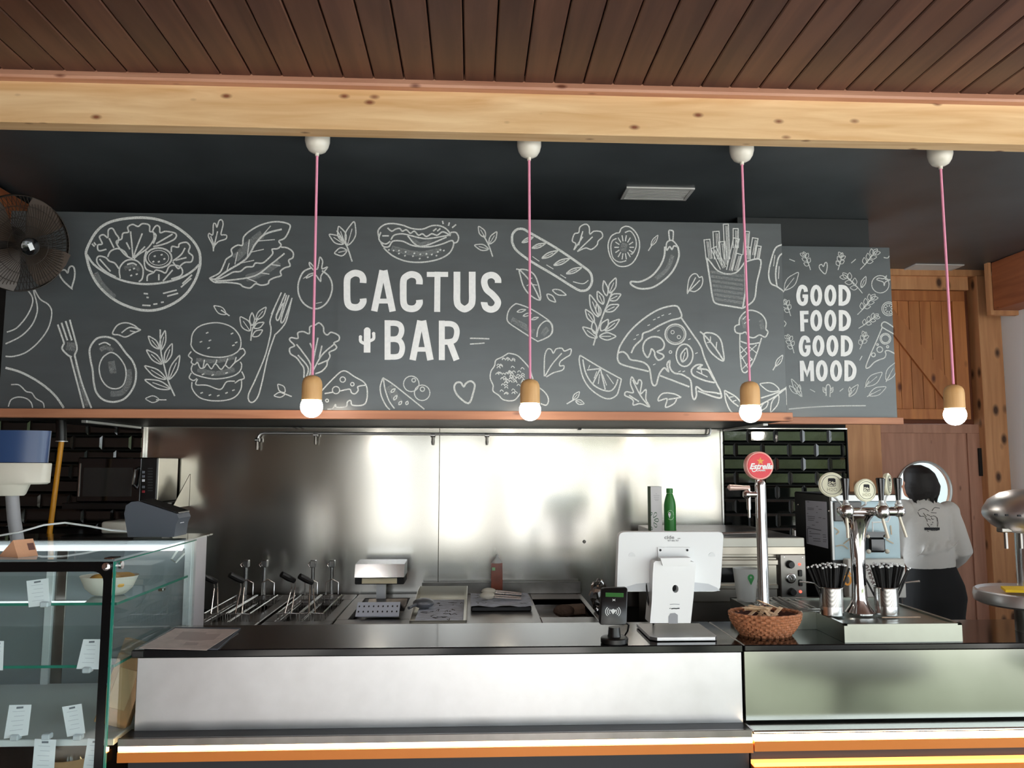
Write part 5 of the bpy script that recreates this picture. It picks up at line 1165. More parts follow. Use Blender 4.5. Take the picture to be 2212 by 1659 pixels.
MB().lathe((q0.x, Ys, zt_2-.001), [(wS*.9, 0), (wS*.8, .01), (.012, .022), (.006, .03), (.008, .036), (.002, .045)], 14, sy=.6).build('twisted_top', frost, sb_)
MB().box(q0.x-wS+.004, q0.x-wS+.02, Ys-.0255, Ys-.022, zt_2-.035, zt_2-.02).build('label', mint, sb_)
# foil ball
fo = MB().sphere((0, 0, .06), .045, 18, 14, .9, .9, 1.5)
rn = random.Random(8); fo.v = [p+Vector((rn.uniform(-.008, .008), rn.uniform(-.008, .008), rn.uniform(-.008, .008))) for p in fo.v]
fo = fo.build('crumpled_foil', chromes, ang=5); fo.location = (XX(1294, 1290, 3.75), 3.75, ZW+.012); tag(fo, 'crumpled silver foil roll beside the card reader', 'foil')
# pipe with nozzles on the steel wall
Yp = YW-.035
pp = thing('fire_pipe', PY(1050, 938, Yp), 'thin steel pipe with small nozzles high on the steel wall', 'pipe')
def pw_(px, py): return PY(px, py, Yp)
MB().tube([pw_(557, 950), pw_(558, 943), pw_(563, 937), pw_(572, 935), pw_(900, 937), pw_(1525, 941), pw_(1532, 939), pw_(1534, 933), pw_(1534, 922)], .0075, 10).build('pipe', steelf, pp)
for px, py in ((556, 951), (682, 940), (935, 941), (1052, 941)):
    q = pw_(px, py); MB().cyl(q, q+Vector((0, 0, -.03)), .007, 10).cyl(q+Vector((0, 0, -.03)), q+Vector((0, 0, -.05)), .009, 10, .006).build('nozzle', steeld, pp)
    MB().lathe(q+Vector((0, 0, .002)), [(.0105, -.012), (.0105, .012)], 12, (1, 0, 0)).build('tee_fitting', steelf, pp)
for px, py in ((636, 921), (649, 921), (1253, 925)):
    q = PY(px, py, Yp); MB().box(q.x-.008, q.x+.008, Yp-.004, Yp+.03, q.z-.008, q.z+.008, .002).build('pipe_clip', inkd, pp)
# ================================================================ pizza oven
YO1 = 3.45; ox0, ox1 = XX(1378, 1141, 4.2)+.0, XX(1738, 1180, YO1)
ZO = ZZ(1600, 1162, YO1)
ov = thing('pizza_oven', ((ox0+ox1)/2, YO1, ZW), 'steel deck oven with knobs and red pilot lights behind the till', 'oven')
def ozy(py, px=1620): return ZZ(px, py, YO1)
ovm = mat('oven_steel', (.44, .41, .355), .3, 1., var=.08, vscale=6)
box('body', ovm, ov, ox0, ox1, YO1+.03, 4.2, ZW-.3, ZO-.03); box('top', steeld, ov, ox0, ox1, YO1+.012, 4.2, ZO-.045, ZO, .003); box('front_lip', mat('oven_top', rgb(206, 206, 196), .45, .3), ov, ox0, ox1, YO1, YO1+.0115, ZO-.045, ZO, .003)
box('legs_base', blackmatte, ov, ox0+.02, ox1-.02, YO1+.06, 4.18, 0, ZW-.301)
dxr = XX(1684, 1250, YO1)
box('canopy_band', ovm, ov, ox0, ox1, YO1-.005, YO1+.03, ozy(1198), ozy(1181), .002)
box('door', ovm, ov, ox0+.01, dxr-.01, YO1, YO1+.03, ozy(1300), ozy(1204), .003)
box('door_rail', ovm, ov, ox0+.01, dxr-.01, YO1-.02, YO1, ozy(1220), ozy(1208), .003)
box('door_window', blackgloss, ov, ox0+.04, XX(1640, 1250, YO1), YO1-.003, YO1+.001, ozy(1258), ozy(1226), .001)
box('door_rail', ovm, ov, ox0+.01, dxr-.01, YO1-.012, YO1, ozy(1272), ozy(1262), .003)
cpn = box('control_panel', steeld, ov, dxr, ox1, YO1-.01, YO1+.03, ozy(1302), ozy(1197), .004)
for px, py, r in ((1706, 1219, .017), (1710, 1278, .017)):
    q = PY(px, py, YO1-.01); MB().lathe(q, [(r, 0), (r, .012), (r*.8, .022), (r*.75, .024)], 20, (0, -1, 0)).build('knob', blackplastic, cpn)
q = PY(1708, 1249, YO1-.01); g_ = MB().lathe(q, [(.0215, 0), (.0215, .006), (.018, .008)], 24, (0, -1, 0)).build('gauge', chromes, cpn)
MB().lathe(q+Vector((0, -.0081, 0)), [(.0165, 0), (.0165, .0006)], 24, (0, -1, 0)).build('gauge_face', mat('gauge_dark', rgb(70, 68, 62), .3), cpn)
k = Ink(lambda x, y: q+Vector((x, -.0095, y))); k.stroke([(-.006, .008), (.002, -.004)], .002, False, False); k.stroke([(.012*math.cos(a), .012*math.sin(a)) for a in [i*.4-.6 for i in range(12)]], .0012); k.build('gauge_needle', paper, cpn)
for px, py in ((1727, 1219), (1729, 1278)):
    q = PY(px, py, YO1-.01); MB().lathe(q, [(.0055, 0), (.0055, .003), (.003, .005)], 14, (0, -1, 0)).build('pilot_light', redled, cpn)
for px, py in ((1728, 1238), (1729, 1259)):
    q = PY(px, py, YO1-.01); MB().box(q.x-.009, q.x+.009, q.y-.006, q.y, q.z-.014, q.z+.014, .003).build('rocker_switch', blackplastic, cpn)
for px, py in ((1694, 1203), (1733, 1204), (1695, 1297), (1735, 1297)):
    q = PY(px, py, YO1-.01); MB().lathe(q, [(.003, 0), (.002, .0015)], 10, (0, -1, 0)).build('screw', chromes, cpn)
mb = MB(); z_ = ZO
for k_ in range(2): mb.cyl((XX(1500, 1150, 3.55), 3.55+k_*.02, z_+.006), (XX(1640, 1148, 3.60), 3.60+k_*.03, z_+.008), .005, 8)
pe = mb.build('pizza_peel_handle', chromes); tag(pe, 'two thin steel peel handles lying on the oven top', 'peel')
# box and green bottle on the oven
Yb = 3.80
q = PY(1416, 1139, Yb); zb0 = ZO; zt0 = ZZ(1416, 1051, Yb)
x0, x1 = XX(1406, 1100, Yb), XX(1430, 1100, Yb)
wb_ = thing('carton', ((x0+x1)/2, Yb, ZO), 'tall white carton printed with leaf outlines beside the green bottle', 'carton')
MB().box(x0, x1, Yb, Yb+.062, ZO+.0005, zt0, .001).build('carton_body', mat('carton_white', rgb(214, 214, 216), .6), wb_)
MB().box(x0-.0012, x0-.0002, Yb, Yb+.062, ZO+.001, zt0).build('carton_side', mat('carton_green', rgb(104, 128, 104), .6), wb_)
Hc = zt0-ZO
k = Ink(lambda x, y: Vector((x0+(x1-x0)*x, Yb-.0008, ZO+Hc*y)))
for bx, by, tx, ty in ((.2, .31, .5, .41), (.28, .25, .68, .25), (.22, .19, .5, .1), (.0, .36, .1, .42), (0, .1, .1, .04)):
    d = Vector((tx-bx, ty-by)); nn_ = Vector((-d.y*2.6, d.x*.25))
    P_ = [Vector((bx, by)), Vector((bx, by))+d*.7+nn_*.35, Vector((tx, ty)), Vector((bx, by))+d*.7-nn_*.35]
    k.stroke([tuple(p) for p in P_], .022, True)
k.build('leaf_print', mat('leaf_print_green', rgb(96, 122, 104), .6), wb_)
k = Ink(lambda x, y: Vector((x0+(x1-x0)*x, Yb-.0008, ZO+Hc*y)))
for yy, a, b in ((.8, .25, .8), (.76, .28, .76), (.72, .3, .75), (.69, .38, .7), (.84, .45, .55)): k.stroke([(a, yy), (b, yy)], .014, False, False)
k.build('small_print', mat('light_print', rgb(186, 186, 190), .6), wb_)
X = XX(1447, 1100, Yb); zt0 = ZZ(1447, 1055, Yb); Hh = zt0-ZO; r = .028
gb = thing('water_bottle', (X, Yb, ZO), 'green metal water bottle with white pin logo on the oven', 'bottle')
MB().lathe((X, Yb, ZO), [(r-.003, .0005), (r, .004), (r, Hh*.6), (r*.93, Hh*.68), (r*.75, Hh*.78), (r*.55, Hh*.86), (r*.5, Hh*.885)], 28).build('body', green, gb)
MB().lathe((X, Yb, ZO), [(r*.54, Hh*.89), (r*.56, Hh*.9), (r*.56, Hh*.985), (r*.5, Hh)], 24).build('cap', green, gb)
def bt(x, y):
    a = x/r; return Vector((X+(r+.0006)*math.sin(a), Yb-(r+.0006)*math.cos(a), ZO+y))
k = Ink(bt); k.fill([(-.009, Hh*.31), (-.0145, Hh*.39), (-.0145, Hh*.42), (-.0115, Hh*.45), (-.009, Hh*.455), (-.0065, Hh*.45), (-.0035, Hh*.42), (-.0035, Hh*.39)]); k.build('pin_logo', paper, gb)
k = Ink(lambda x, y: bt(x, y)+Vector((0, -.0004, 0))); k.disc(-.009, Hh*.42, .0018); k.build('pin_hole', inkd, gb)
k = Ink(bt)
for a0, a1 in ((-2.3, -.3), (-.1, .9), (1.1, 2.6)): k.stroke([(-.004+.0155*math.cos(a0+(a1-a0)*i/8), Hh*.385+.022*math.sin(a0+(a1-a0)*i/8)) for i in range(9)], .003)
k.build('ring_lettering', mint, gb)
# ================================================================ drinks machine
mx0 = XX(1796, 1150, 3.5); mx1 = XX(1946, 1150, 3.5); MZ = ZZ(1850, 1068, 3.5)
dm = thing('drinks_machine', ((mx0+mx1)/2, 3.5, 0), 'black drinks dispenser with pale blue front behind the beer tower', 'drinks machine')
box('body', mat('machine_black', rgb(20, 21, 22), .35), dm, mx0, mx1, 3.51, 3.9, 0.0, MZ, .006)
box('front_panel', mat('ice_blue', rgb(176, 202, 212), .35), dm, mx0+.012, mx1-.004, 3.503, 3.51, ZZ(1850, 1210, 3.5), MZ-.02, .002)
box('front_trim', alu, dm, mx0, mx0+.011, 3.498, 3.51, ZZ(1850, 1210, 3.5), MZ-.01, .001)
box('top_bar', alu, dm, mx0+.0, mx1, 3.49, 3.503, MZ-.03, MZ-.002, .002)
box('grey_hood', mat('grey_hood', rgb(96, 98, 98), .4), dm, mx0+.012, XX(1860, 1100, 3.5), 3.49, 3.503, ZZ(1820, 1126, 3.5), MZ-.032, .004)
xc_ = XX(1888, 1150, 3.45)
MB().box(xc_-.036, xc_+.036, 3.42, 3.5, ZZ(1888, 1192, 3.45), ZZ(1888, 1160, 3.45), .008).prism([(xc_-.045, ZZ(1888, 1148, 3.45)), (xc_+.045, ZZ(1888, 1148, 3.45)), (xc_+.034, ZZ(1888, 1161, 3.45)), (xc_-.034, ZZ(1888, 1161, 3.45))], 3.43, 3.5).build('dispenser_head', blackgloss, dm)
MB().tube([(xc_-.01, 3.44, ZZ(1888, 1150, 3.45)), (xc_-.01, 3.44, ZZ(1888, 1128, 3.45)), (xc_+.06, 3.44, ZZ(1888, 1127, 3.45)), (xc_+.08, 3.45, ZZ(1888, 1110, 3.45))], .003, 8).build('lever', white, dm)
for dx in (-.04, .042):
    MB().sphere((xc_+dx, 3.425, ZZ(1888, 1190, 3.45)), .010, 12, 8).build('bolt', cream, dm); MB().sphere((xc_+dx, 3.425, ZZ(1888, 1158, 3.45)), .008, 12, 8).build('bolt', cream, dm)
k = Ink(lambda x, y: PY(x, y, 3.4995))
for s in ([(1802, 1140), (1812, 1148), (1806, 1155)], [(1822, 1175), (1836, 1164)], [(1806, 1180), (1820, 1178), (1832, 1186)], [(1924, 1135), (1926, 1155)], [(1914, 1165), (1930, 1174)]): k.stroke(s, 2.5)
k.build('splash_print', mat('sand_print', rgb(196, 178, 152), .5), dm)
lp = box('lower_panel', mat('pale_panel', rgb(206, 204, 198), .4), dm, mx0+.05, mx1-.01, 3.46, 3.51, ZZ(1850, 1292, 3.46), ZZ(1850, 1208, 3.46), .003)
k = Ink(lambda x, y: PY(x, y, 3.4585)); k.circle(1831, 1253, 7, 4.5, 10); k.stroke([(1828, 1240), (1833, 1234), (1838, 1242)], 3); k.build('orange_swirl', gold, dm)
k = Ink(lambda x, y: PY(x, y, 3.4585))
for i_, s in enumerate(([(1872, 1220), (1876, 1224), (1872, 1228), (1868, 1224), (1872, 1220)], [(1872, 1232), (1880, 1231), (1881, 1236), (1876, 1237)], [(1875, 1240), (1882, 1239), (1883, 1245), (1877, 1246)], [(1878, 1249), (1886, 1249), (1884, 1254)], [(1881, 1257), (1889, 1258), (1884, 1262)])): k.stroke(s, 2.4)
k.build('curved_lettering', mat('purple_brown_ink', rgb(96, 76, 72), .6), dm)
box('orange_base', mat('orange_brown', rgb(176, 116, 70), .5), dm, mx0+.05, mx1-.06, 3.45, 3.51, ZZ(1850, 1304, 3.46), ZZ(1850, 1293, 3.46), .002)
# instruction sheet on its left side (plane x = mx0)
def PXp(px, py, X):
    d = ray(px, py); return EYE+d*(X/d.x)
crn = [PXp(*p, mx0-.001) for p in ((1740, 1081), (1786, 1084), (1789, 1185), (1743, 1174))]
sh = MB().rings([[p for p in crn], [p+Vector((-.0008, 0, 0)) for p in crn]]).build('instruction_sheet', mat('bluish_paper', rgb(180, 184, 198), .7), dm)
k = Ink(lambda x, y: PXp(x, y, mx0-.0026))
k.stroke([(1745, 1172), (1744, 1142), (1750, 1141), (1774, 1146)], 1.6, False, False)
for yy, a, b in ((1084, 1743, 1748), (1097, 1744, 1758), (1100, 1744, 1758), (1109, 1743, 1746), (1115, 1744, 1760), (1119, 1745, 1760), (1123, 1745, 1758), (1138, 1743, 1750), (1148, 1748, 1752), (1152, 1748, 1772), (1158, 1747, 1754), (1163, 1756, 1772), (1168, 1757, 1773), (1155, 1777, 1784), (1160, 1778, 1785), (1166, 1778, 1786), (1170, 1778, 1785), (1094, 1763, 1767), (1100, 1768, 1775), (1107, 1763, 1766), (1118, 1768, 1774), (1120, 1777, 1783), (1128, 1762, 1768), (1134, 1754, 1760)): k.stroke([(a, yy), (b, yy+(b-a)*.08)], 1.1, False, False)
k.build('sheet_print', mat('sheet_ink', rgb(96, 98, 108), .7), dm)
for px, py in ((1724, 1090), (1791, 1104)):
    q = PXp(px, py, mx0-.001); MB().lathe(q, [(.006, 0), (.003, .004)], 12, (-1, 0, 0)).build('screw', chromes, dm)
# ================================================================ microwave on wall shelf
Ym = 4.0
m0, m1 = XX(166, 1040, Ym), XX(338, 1040, Ym); mz0, mz1 = ZZ(250, 1086, Ym), ZZ(250, 988, Ym)
mw = thing('microwave_oven', ((m0+m1)/2, Ym, mz0), 'black and steel microwave on the wall shelf by the black tiles', 'microwave')
box('casing', ovm, mw, m0, m1, Ym+.02, YW-.02, mz0, mz1, .004)
mxp = XX(305, 1040, Ym)
box('door', blackgloss, mw, m0, mxp-.002, Ym, Ym+.02, mz0+.004, mz1-.002, .004)
box('window', mat('smoked_glass', rgb(44, 46, 46), .12), mw, m0+.03, XX(285, 1040, Ym), Ym-.0015, Ym, mz0+.03, mz1-.05, .0005)
box('control_panel', blackplastic, mw, mxp, m1, Ym, Ym+.02, mz0+.004, mz1-.002, .003)
MB().tube([(mxp-.014, Ym, mz1-.05), (mxp-.02, Ym-.025, mz1-.06), (mxp-.028, Ym-.028, mz0+.09), (mxp-.022, Ym, mz0+.07)], .006, 8).build('handle', chromes, mw)
for py, mm in ((1020, ink), (1029, ink), (1038, paper), (1052, ink), (1062, mat('red_key', rgb(170, 50, 60), .5))):
    q = PY(310, py, Ym); box('key', mm, mw, q.x-.007, q.x+.007, Ym-.002, Ym, q.z-.006, q.z+.006, .001)
k = Ink(lambda x, y: PY(x, y, Ym-.0008))
for yy in range(1012, 1066, 6): k.stroke([(319, yy), (330, yy)], 1.6, False, False)
k.build('key_print', mat('panel_print', rgb(70, 74, 76), .6), mw)
MB().box(XX(173, 1000, Ym), XX(175, 1000, Ym), Ym-.004, Ym, mz0+.03, mz1-.03).build('door_edge', chromes, mw)
sf = thing('wall_shelf', ((m0+m1)/2, 4.1, mz0), 'dark wall shelf with steel triangle bracket under the microwave', 'shelf')
box('board', blackplastic, sf, m0-.05, m1+.05, Ym-.03, YW-.002, mz0-.03, mz0-.0005, .002)
xb_ = m1+.055
MB().prismx([(YW-.24, mz0-.03), (YW-.004, mz0-.03), (YW-.004, ZZ(395, 1024, YW-.01))], xb_, xb_+.003).build('bracket', ovm, sf)
cb = MB().box(XX(217, 1140, 3.9), XX(275, 1140, 3.9), 3.9, 4.1, ZZ(240, 1153, 3.9), ZZ(240, 1127, 3.9), .012, 3).build('storage_tub', cream); tag(cb, 'rounded cream tub in the dark below the microwave', 'tub')
box_ = MB().box(XL+.6, XX(290, 1153, 3.7), 3.7, YW-.06, .0, ZZ(240, 1153, 3.9)-.0005, .004).build('back_cabinet', blackplastic); tag(box_, 'low black back cabinet below the microwave', 'cabinet')
# orange pole
q0, q1 = PY(133, 952, 3.75), PY(121, 1156, 3.75)
pl = thing('mop_pole', q1, 'orange-yellow pole with a black head against the tiles', 'pole')
MB().cyl(q0, Vector((q1.x-.03, q1.y, ZZ(240, 1153, 3.9))), .0115, 14).build('shaft', mat('orange_pole', rgb(220, 150, 24), .4), pl)
MB().cyl(q0+Vector((0, 0, -.004)), PY(132, 896, 3.75), .022, 14).build('head', blackplastic, pl)
MB().lathe(q0+Vector((0, 0, -.005)), [(.026, 0), (.026, .004)], 16).build('collar', alu, pl)
# ================================================================ pastry case
YV0, YV1 = 2.46, 3.16; ZV = ZZ(240, 1210, YV0)
XV1 = XX(243, 1300, YV0); XV0 = -2.35
vc = thing('pastry_case', ((XV0+XV1)/2, YV0, 0), 'glass pastry display case with black-edged front beside the counter', 'display case')
zbase = ZZ(120, 1590, YV0+.1)
# front glass: clear pane and printed black border
za, zb = .12, ZV-.004
MB().box(XV0, XV1-.004, YV0, YV0+.006, za, zb).build('front_pane', glass, vc)
xi = XX(216, 1400, YV0); zi = ZZ(120, 1235, YV0); r_ = .03
P_ = [(XV0, zb), (XV1-.004, zb), (XV1-.004, za), (xi, za)]
P_ += [(xi, zi-r_)]+[(xi-r_+r_*math.cos(a), zi-r_+r_*math.sin(a)) for a in [PI/2*k/6 for k in range(1, 6)]]+[(xi-r_, zi), (XV0, zi)]
MB().prism(P_, YV0-.0015, YV0-.0002).build('black_border', mat('black_frit', rgb(14, 15, 16), .15, spec=.25), vc)
# side glass with green edges
MB().box(XV1-.003, XV1+.003, YV0+.008, YV1, za, zb).build('side_pane', glass, vc)
MB().box(XV1-.003, XV1+.003, YV0+.0005, YV0+.0075, za, zb).build('side_edge', glassg, vc)
MB().box(XV1-.003, XV1+.003, YV0+.0075, YV1, zb-.004, zb).build('side_edge', glassg, vc)
MB().box(XV0, XV1, YV0+.0, YV1+.2, ZV-.003, ZV+.003).build('top_pane', glass, vc)
MB().box(XV0, XV1, YV0-.0015, YV0-.0003, ZV-.003, ZV+.003).build('top_edge', mat('edge_grey_green', rgb(96, 108, 110), .2), vc)
MB().lathe((XV1-.02, YV0-.002, ZV-.018), [(.012, 0), (.012, .008), (.008, .01)], 14, (0, -1, 0)).lathe((XV1+.003, YV0+.03, ZV-.018), [(.012, 0), (.012, .008)], 14, (1, 0, 0)).box(XV1-.03, XV1+.002, YV0-.006, YV0+.04, ZV+.003, ZV+.007, .002).build('corner_clip', chrome, vc)
# rear posts, end panel and sliding doors
xp0 = XX(386, 1250, YV1)
alw = mat('white_aluminium', rgb(228, 232, 236), .4)
box('rear_post', alw, vc, XV1-.03, XV1-.004, YV1-.03, YV1, za, ZV-.004)
box('end_panel', lightgrey, vc, XX(390, 1250, YV1), XX(402, 1250, YV1)+.006, YV1+.002, YV1+.21, .1, ZZ(400, 1166, YV1), .006, 2)
box('rear_top_rail', alw, vc, XV0, XV1-.031, YV1-.03, YV1, ZV-.035, ZV-.004)
mxp = XX(112, 1330, YV1)
box('door_stile', alw, vc, mxp-.02, mxp+.008, YV1-.02, YV1, za+.5, ZV-.036); box('door_stile', steeld, vc, mxp+.009, mxp+.05, YV1-.006, YV1+.01, za+.5, ZV-.036)
MB().box(XV0, mxp-.021, YV1-.012, YV1-.008, za+.5, ZV-.036).box(mxp+.051, XV1-.031, YV1-.004, YV1, za+.5, ZV-.036).build('sliding_pane', mat('grey_slider', rgb(168, 176, 182), .3, alpha=.6), vc)
# glass shelves
for (py, nm) in ((1305, 0), (1440, 1)):
    z = ZZ(120, py, YV0+.06)
    MB().box(XV0, XV1-.012, YV0+.06, YV1-.04, z-.004, z+.004).build('glass_shelf', glass, vc)
    MB().box(XV0, XV1-.012, YV0+.0585, YV0+.0598, z-.004, z+.004).build('shelf_edge', glassg, vc)
    MB().box(XV1-.012, XV1-.0108, YV0+.06, YV1-.04, z-.004, z+.004).build('shelf_edge', glassg, vc)
    MB().box(XV1-.022, XV1-.004, YV1-.3, YV1-.275, z-.016, z-.005, .002).build('shelf_clip', chrome, vc)
box('floor_shelf', alw, vc, XV0, XV1-.005, YV0+.07, YV1-.005, zbase-.02, zbase, .002)
box('lower_shelf', mat('dark_wood_shelf', rgb(96, 70, 58), .5), vc, XV0, XV1-.005, YV0+.008, YV1-.005, ZZ(120, 1690, YV0+.2)-.02, ZZ(120, 1690, YV0+.2))
box('base', blackmatte, vc, XV0, XV1, YV0, YV1+.2, 0, za-.001)
MB().cyl((XV0+.3, YV1-.045, ZV-.03), (XV1-.035, YV1-.045, ZV-.03), .011, 14).build('lamp_tube', mat('case_lamp', (1, 1, 1), .4, emit=(.93, .97, 1), es=1.5), vc)
tb = MB().tube([(XV1-.05, YV1-.05, ZV-.04), (XV1-.06, YV1-.08, ZV-.07), (XV1-.04, YV1-.09, ZV-.08), (XV1-.02, YV1-.06, ZV-.05)], .004, 8).build('lamp_cable', white, vc)
# bowl of cookies on the top shelf
zs1 = ZZ(120, 1305, YV0+.06)+.004
q = Vector((XX(234, 1290, 2.66), 2.66, zs1))
bw = thing('paper_bowl', q, 'oval white paper bowl of golden pastry on the upper glass shelf', 'bowl')
MB().lathe(q, [(.03, .0005), (.05, .004), (.072, .024), (.086, .056), (.089, .062), (.084, .058), (.068, .026), (.045, .008)], 36, sy=.8).build('bowl', mat('bowl_white', rgb(232, 226, 216), .5), bw)
dough = mat('golden_pastry', rgb(226, 168, 84), .65, var=.35, vscale=26, bump=.4, bscale=40)
mb = MB(); rn = random.Random(3)
for k_ in range(16): mb.sphere(q+Vector((rn.uniform(-.052, .052), rn.uniform(-.036, .036), .038+rn.uniform(0, .012))), rn.uniform(.02, .03), 12, 8, 1.2, 1, .75)
mb.build('pastry_filling', dough, bw)
# kraft boxes on the floor shelf
for i, (px, py, Yk, tilt) in enumerate(((240, 1588, 2.64, .25), (252, 1586, 2.86, .25))):
    X = XX(px, py, Yk); t = thing('kraft_box', (X, Yk, zbase), ('front kraft cardboard box leaning in the case corner', 'rear kraft cardboard box leaning in the case corner')[i], 'box', 'kraft boxes in the case')
    mb = MB().box(X-.05, X+.05, Yk-.02, Yk+.02, zbase, zbase+.21, .002)
    mb.xf(Matrix.Translation((X, Yk, zbase+.006)) @ Matrix.Rotation(tilt, 4, 'Y') @ Matrix.Rotation(-.18, 4, 'X') @ Matrix.Translation((-X, -Yk, -zbase))).build('carton', kraft, t)
    mb = MB().box(X-.03, X+.03, Yk-.024, Yk-.0215, zbase+.05, zbase+.17, .002)
    mb.xf(Matrix.Translation((X, Yk, zbase+.006)) @ Matrix.Rotation(tilt, 4, 'Y') @ Matrix.Rotation(-.18, 4, 'X') @ Matrix.Translation((-X, -Yk, -zbase))).build('flap', mat('kraft_light', rgb(206, 176, 136), .85), t)
# round lidded tub at the bottom
zl_ = ZZ(120, 1690, YV0+.2)
q = Vector((XX(155, 1640, 2.68), 2.68, zl_))
rt_ = thing('lidded_tub', q, 'round kraft tub with a clear lid at the case bottom', 'tub')
zt_3 = ZZ(155, 1642, 2.62)
MB().lathe(q, [(.07, .0005), (.085, zt_3-zl_), (.088, zt_3-zl_+.004), (.082, zt_3-zl_), (.068, .006)], 32).build('tub', kraft, rt_)
MB().lathe(q+Vector((0, 0, zt_3-zl_+.0045)), [(.088, 0), (.084, .012), (.07, .02), (.002, .021)], 32).build('lid', glass, rt_)
# price cards hanging in clips
def card(pts4, Y, label, clip, lines=5):
    P4 = [PY(x, y, Y) for x, y in pts4]; c = (P4[2]+P4[3])*.5
    t = thing('price_card', c, label, 'price card', 'price cards in the pastry case')
    MB().rings([P4, [p+Vector((0, .0012, 0)) for p in P4]]).build('card', mat('card_white', rgb(246, 248, 255), .7), t)
    def m_(u, v): 
        a = P4[0]*(1-u)+P4[1]*u; b = P4[3]*(1-u)+P4[2]*u; return a*(1-v)+b*v+Vector((0, -.0008, 0))
    k = Ink(m_); k.fill([(.35, .06), (.66, .05), (.66, .11), (.35, .12)]); k.build('heading', ink, t)
    k = Ink(m_)
    for i in range(lines): v = .2+i*.145; k.stroke([(.2+.1*(i % 2), v), (.75, v)], .012, False, False)
    k.build('text_lines', mat('faint_ink', rgb(196, 200, 214), .8), t)
    if clip:
        q = PY(*clip, Y-.006); MB().box(q.x-.012, q.x+.012, Y-.012, Y+.014, q.z-.008, q.z+.008, .003).build('clip', mat('clear_clip', rgb(226, 232, 240), .2, alpha=.75), t)
Yc1, Yc2 = YV0+.05, YV0+.05
card([(57, 1255), (104, 1249), (107, 1307), (62, 1312)], Yc1, 'white price card below the top shelf edge left of the bowl', (96, 1306))
card([(180, 1381), (218, 1381), (214, 1446), (165, 1445)], Yc1, 'white price card on the middle shelf beside the black border', (187, 1448))
card([(-12, 1384), (8, 1385), (6, 1448), (-14, 1448)], Yc1, 'white price card cut by the left picture edge', None, 2)
card([(20, 1523), (68, 1522), (60, 1588), (8, 1596)], Yc1, 'leftmost white price card on the case floor shelf', (31, 1594))
card([(134, 1527), (176, 1520), (184, 1584), (145, 1592)], Yc1, 'white price card tilted beside the kraft boxes', (167, 1593))
card([(75, 1596), (121, 1598), (116, 1670), (69, 1668)], Yc1-.02, 'white price card hanging below the case floor shelf', (99, 1592))
card([(190, 1595), (222, 1597), (214, 1670), (178, 1668)], Yc1-.02, 'white price card half hidden by the black border below the floor shelf', None)
# wooden wedge on top
wz = ZV+.0035
A0 = PZ(-2, 1202, wz); 
wdg = thing('wooden_wedge', (A0.x+.03, A0.y, wz), 'small pale wooden triangular block on the pastry case top', 'wooden block')
pe_ = [PZ(-4, 1203, wz), PZ(39, 1205, wz)]
w_ = pe_[1].x-pe_[0].x; h_ = ZZ(22, 1167, pe_[0].y)-wz
dv = Vector((.028, .058, 0))
a, b, c = pe_[0], pe_[1], Vector(((pe_[0].x+pe_[1].x)/2+.004, pe_[0].y, wz+h_))
MB().add([a, b, c, a+dv, b+dv, c+dv], [(0, 1, 2), (3, 5, 4), (0, 3, 4, 1), (1, 4, 5, 2), (2, 5, 3, 0)]).build('block', mat('beech_block', rgb(226, 172, 136), .55, var=.06, vscale=20), wdg)
nrm = (dv.cross(c-b)).normalized()
def wf(u, v): return b+dv*u+(c-b)*v+nrm*(.0006 if nrm.x > 0 else -.0006)
Ink(wf).fill([(.62, .35), (.95, .35), (.95, .75), (.62, .75)]).build('label_patch', mat('brown_patch', rgb(120, 84, 76), .6), wdg)
# receipt printer
Yr = 3.10
def pr(px, py, Y=Yr): return PY(px, py, Y)
bz = ZV+.0035
rp_ = thing('receipt_printer', (XX(330, 1160, Yr), Yr, bz), 'dark grey receipt printer on the pastry case', 'printer')
sil = [(276, 1160), (268, 1110), (272, 1092), (284, 1084), (300, 1083), (382, 1110), (386, 1120), (380, 1133), (376, 1160)]
prm = [(lambda q: (q.x, max(q.z, bz)))(pr(*p)) for p in sil]
MB().prism(prm, Yr, Yr+.13).build('body', greyp, rp_, ang=25)
tp_ = [(300, 1083), (384, 1111), (396, 1104), (392, 1092)]
lid = [pr(*p) for p in ((302, 1083), (384, 1110))]
MB().add([lid[0]+Vector((0, .006, .0012)), lid[1]+Vector((0, .006, .0012)), lid[1]+Vector((0, .124, .0012)), lid[0]+Vector((0, .124, .0012)), lid[0]+Vector((0, .006, .006)), lid[1]+Vector((0, .006, .006)), lid[1]+Vector((0, .124, .006)), lid[0]+Vector((0, .124, .006))], [(0,3,2,1),(4,5,6,7),(0,1,5,4),(1,2,6,5),(2,3,7,6),(3,0,4,7)]).build('lid', blackplastic, rp_)
q = pr(379, 1125); MB().box(q.x, q.x+.004, Yr+.04, Yr+.08, q.z-.012, q.z+.005).build('label', paper, rp_)
# cable between display and printer
cw = MB().tube([pr(-20, 1160, 3.0), pr(40, 1150, 3.0), pr(95, 1134, 3.05), pr(140, 1129, 3.1), pr(190, 1136, 3.1), pr(240, 1145, 3.12), pr(275, 1147, 3.12)], .0035, 8).build('white_cable', white); tag(cw, 'white cable arching from the left to the receipt printer', 'cable')
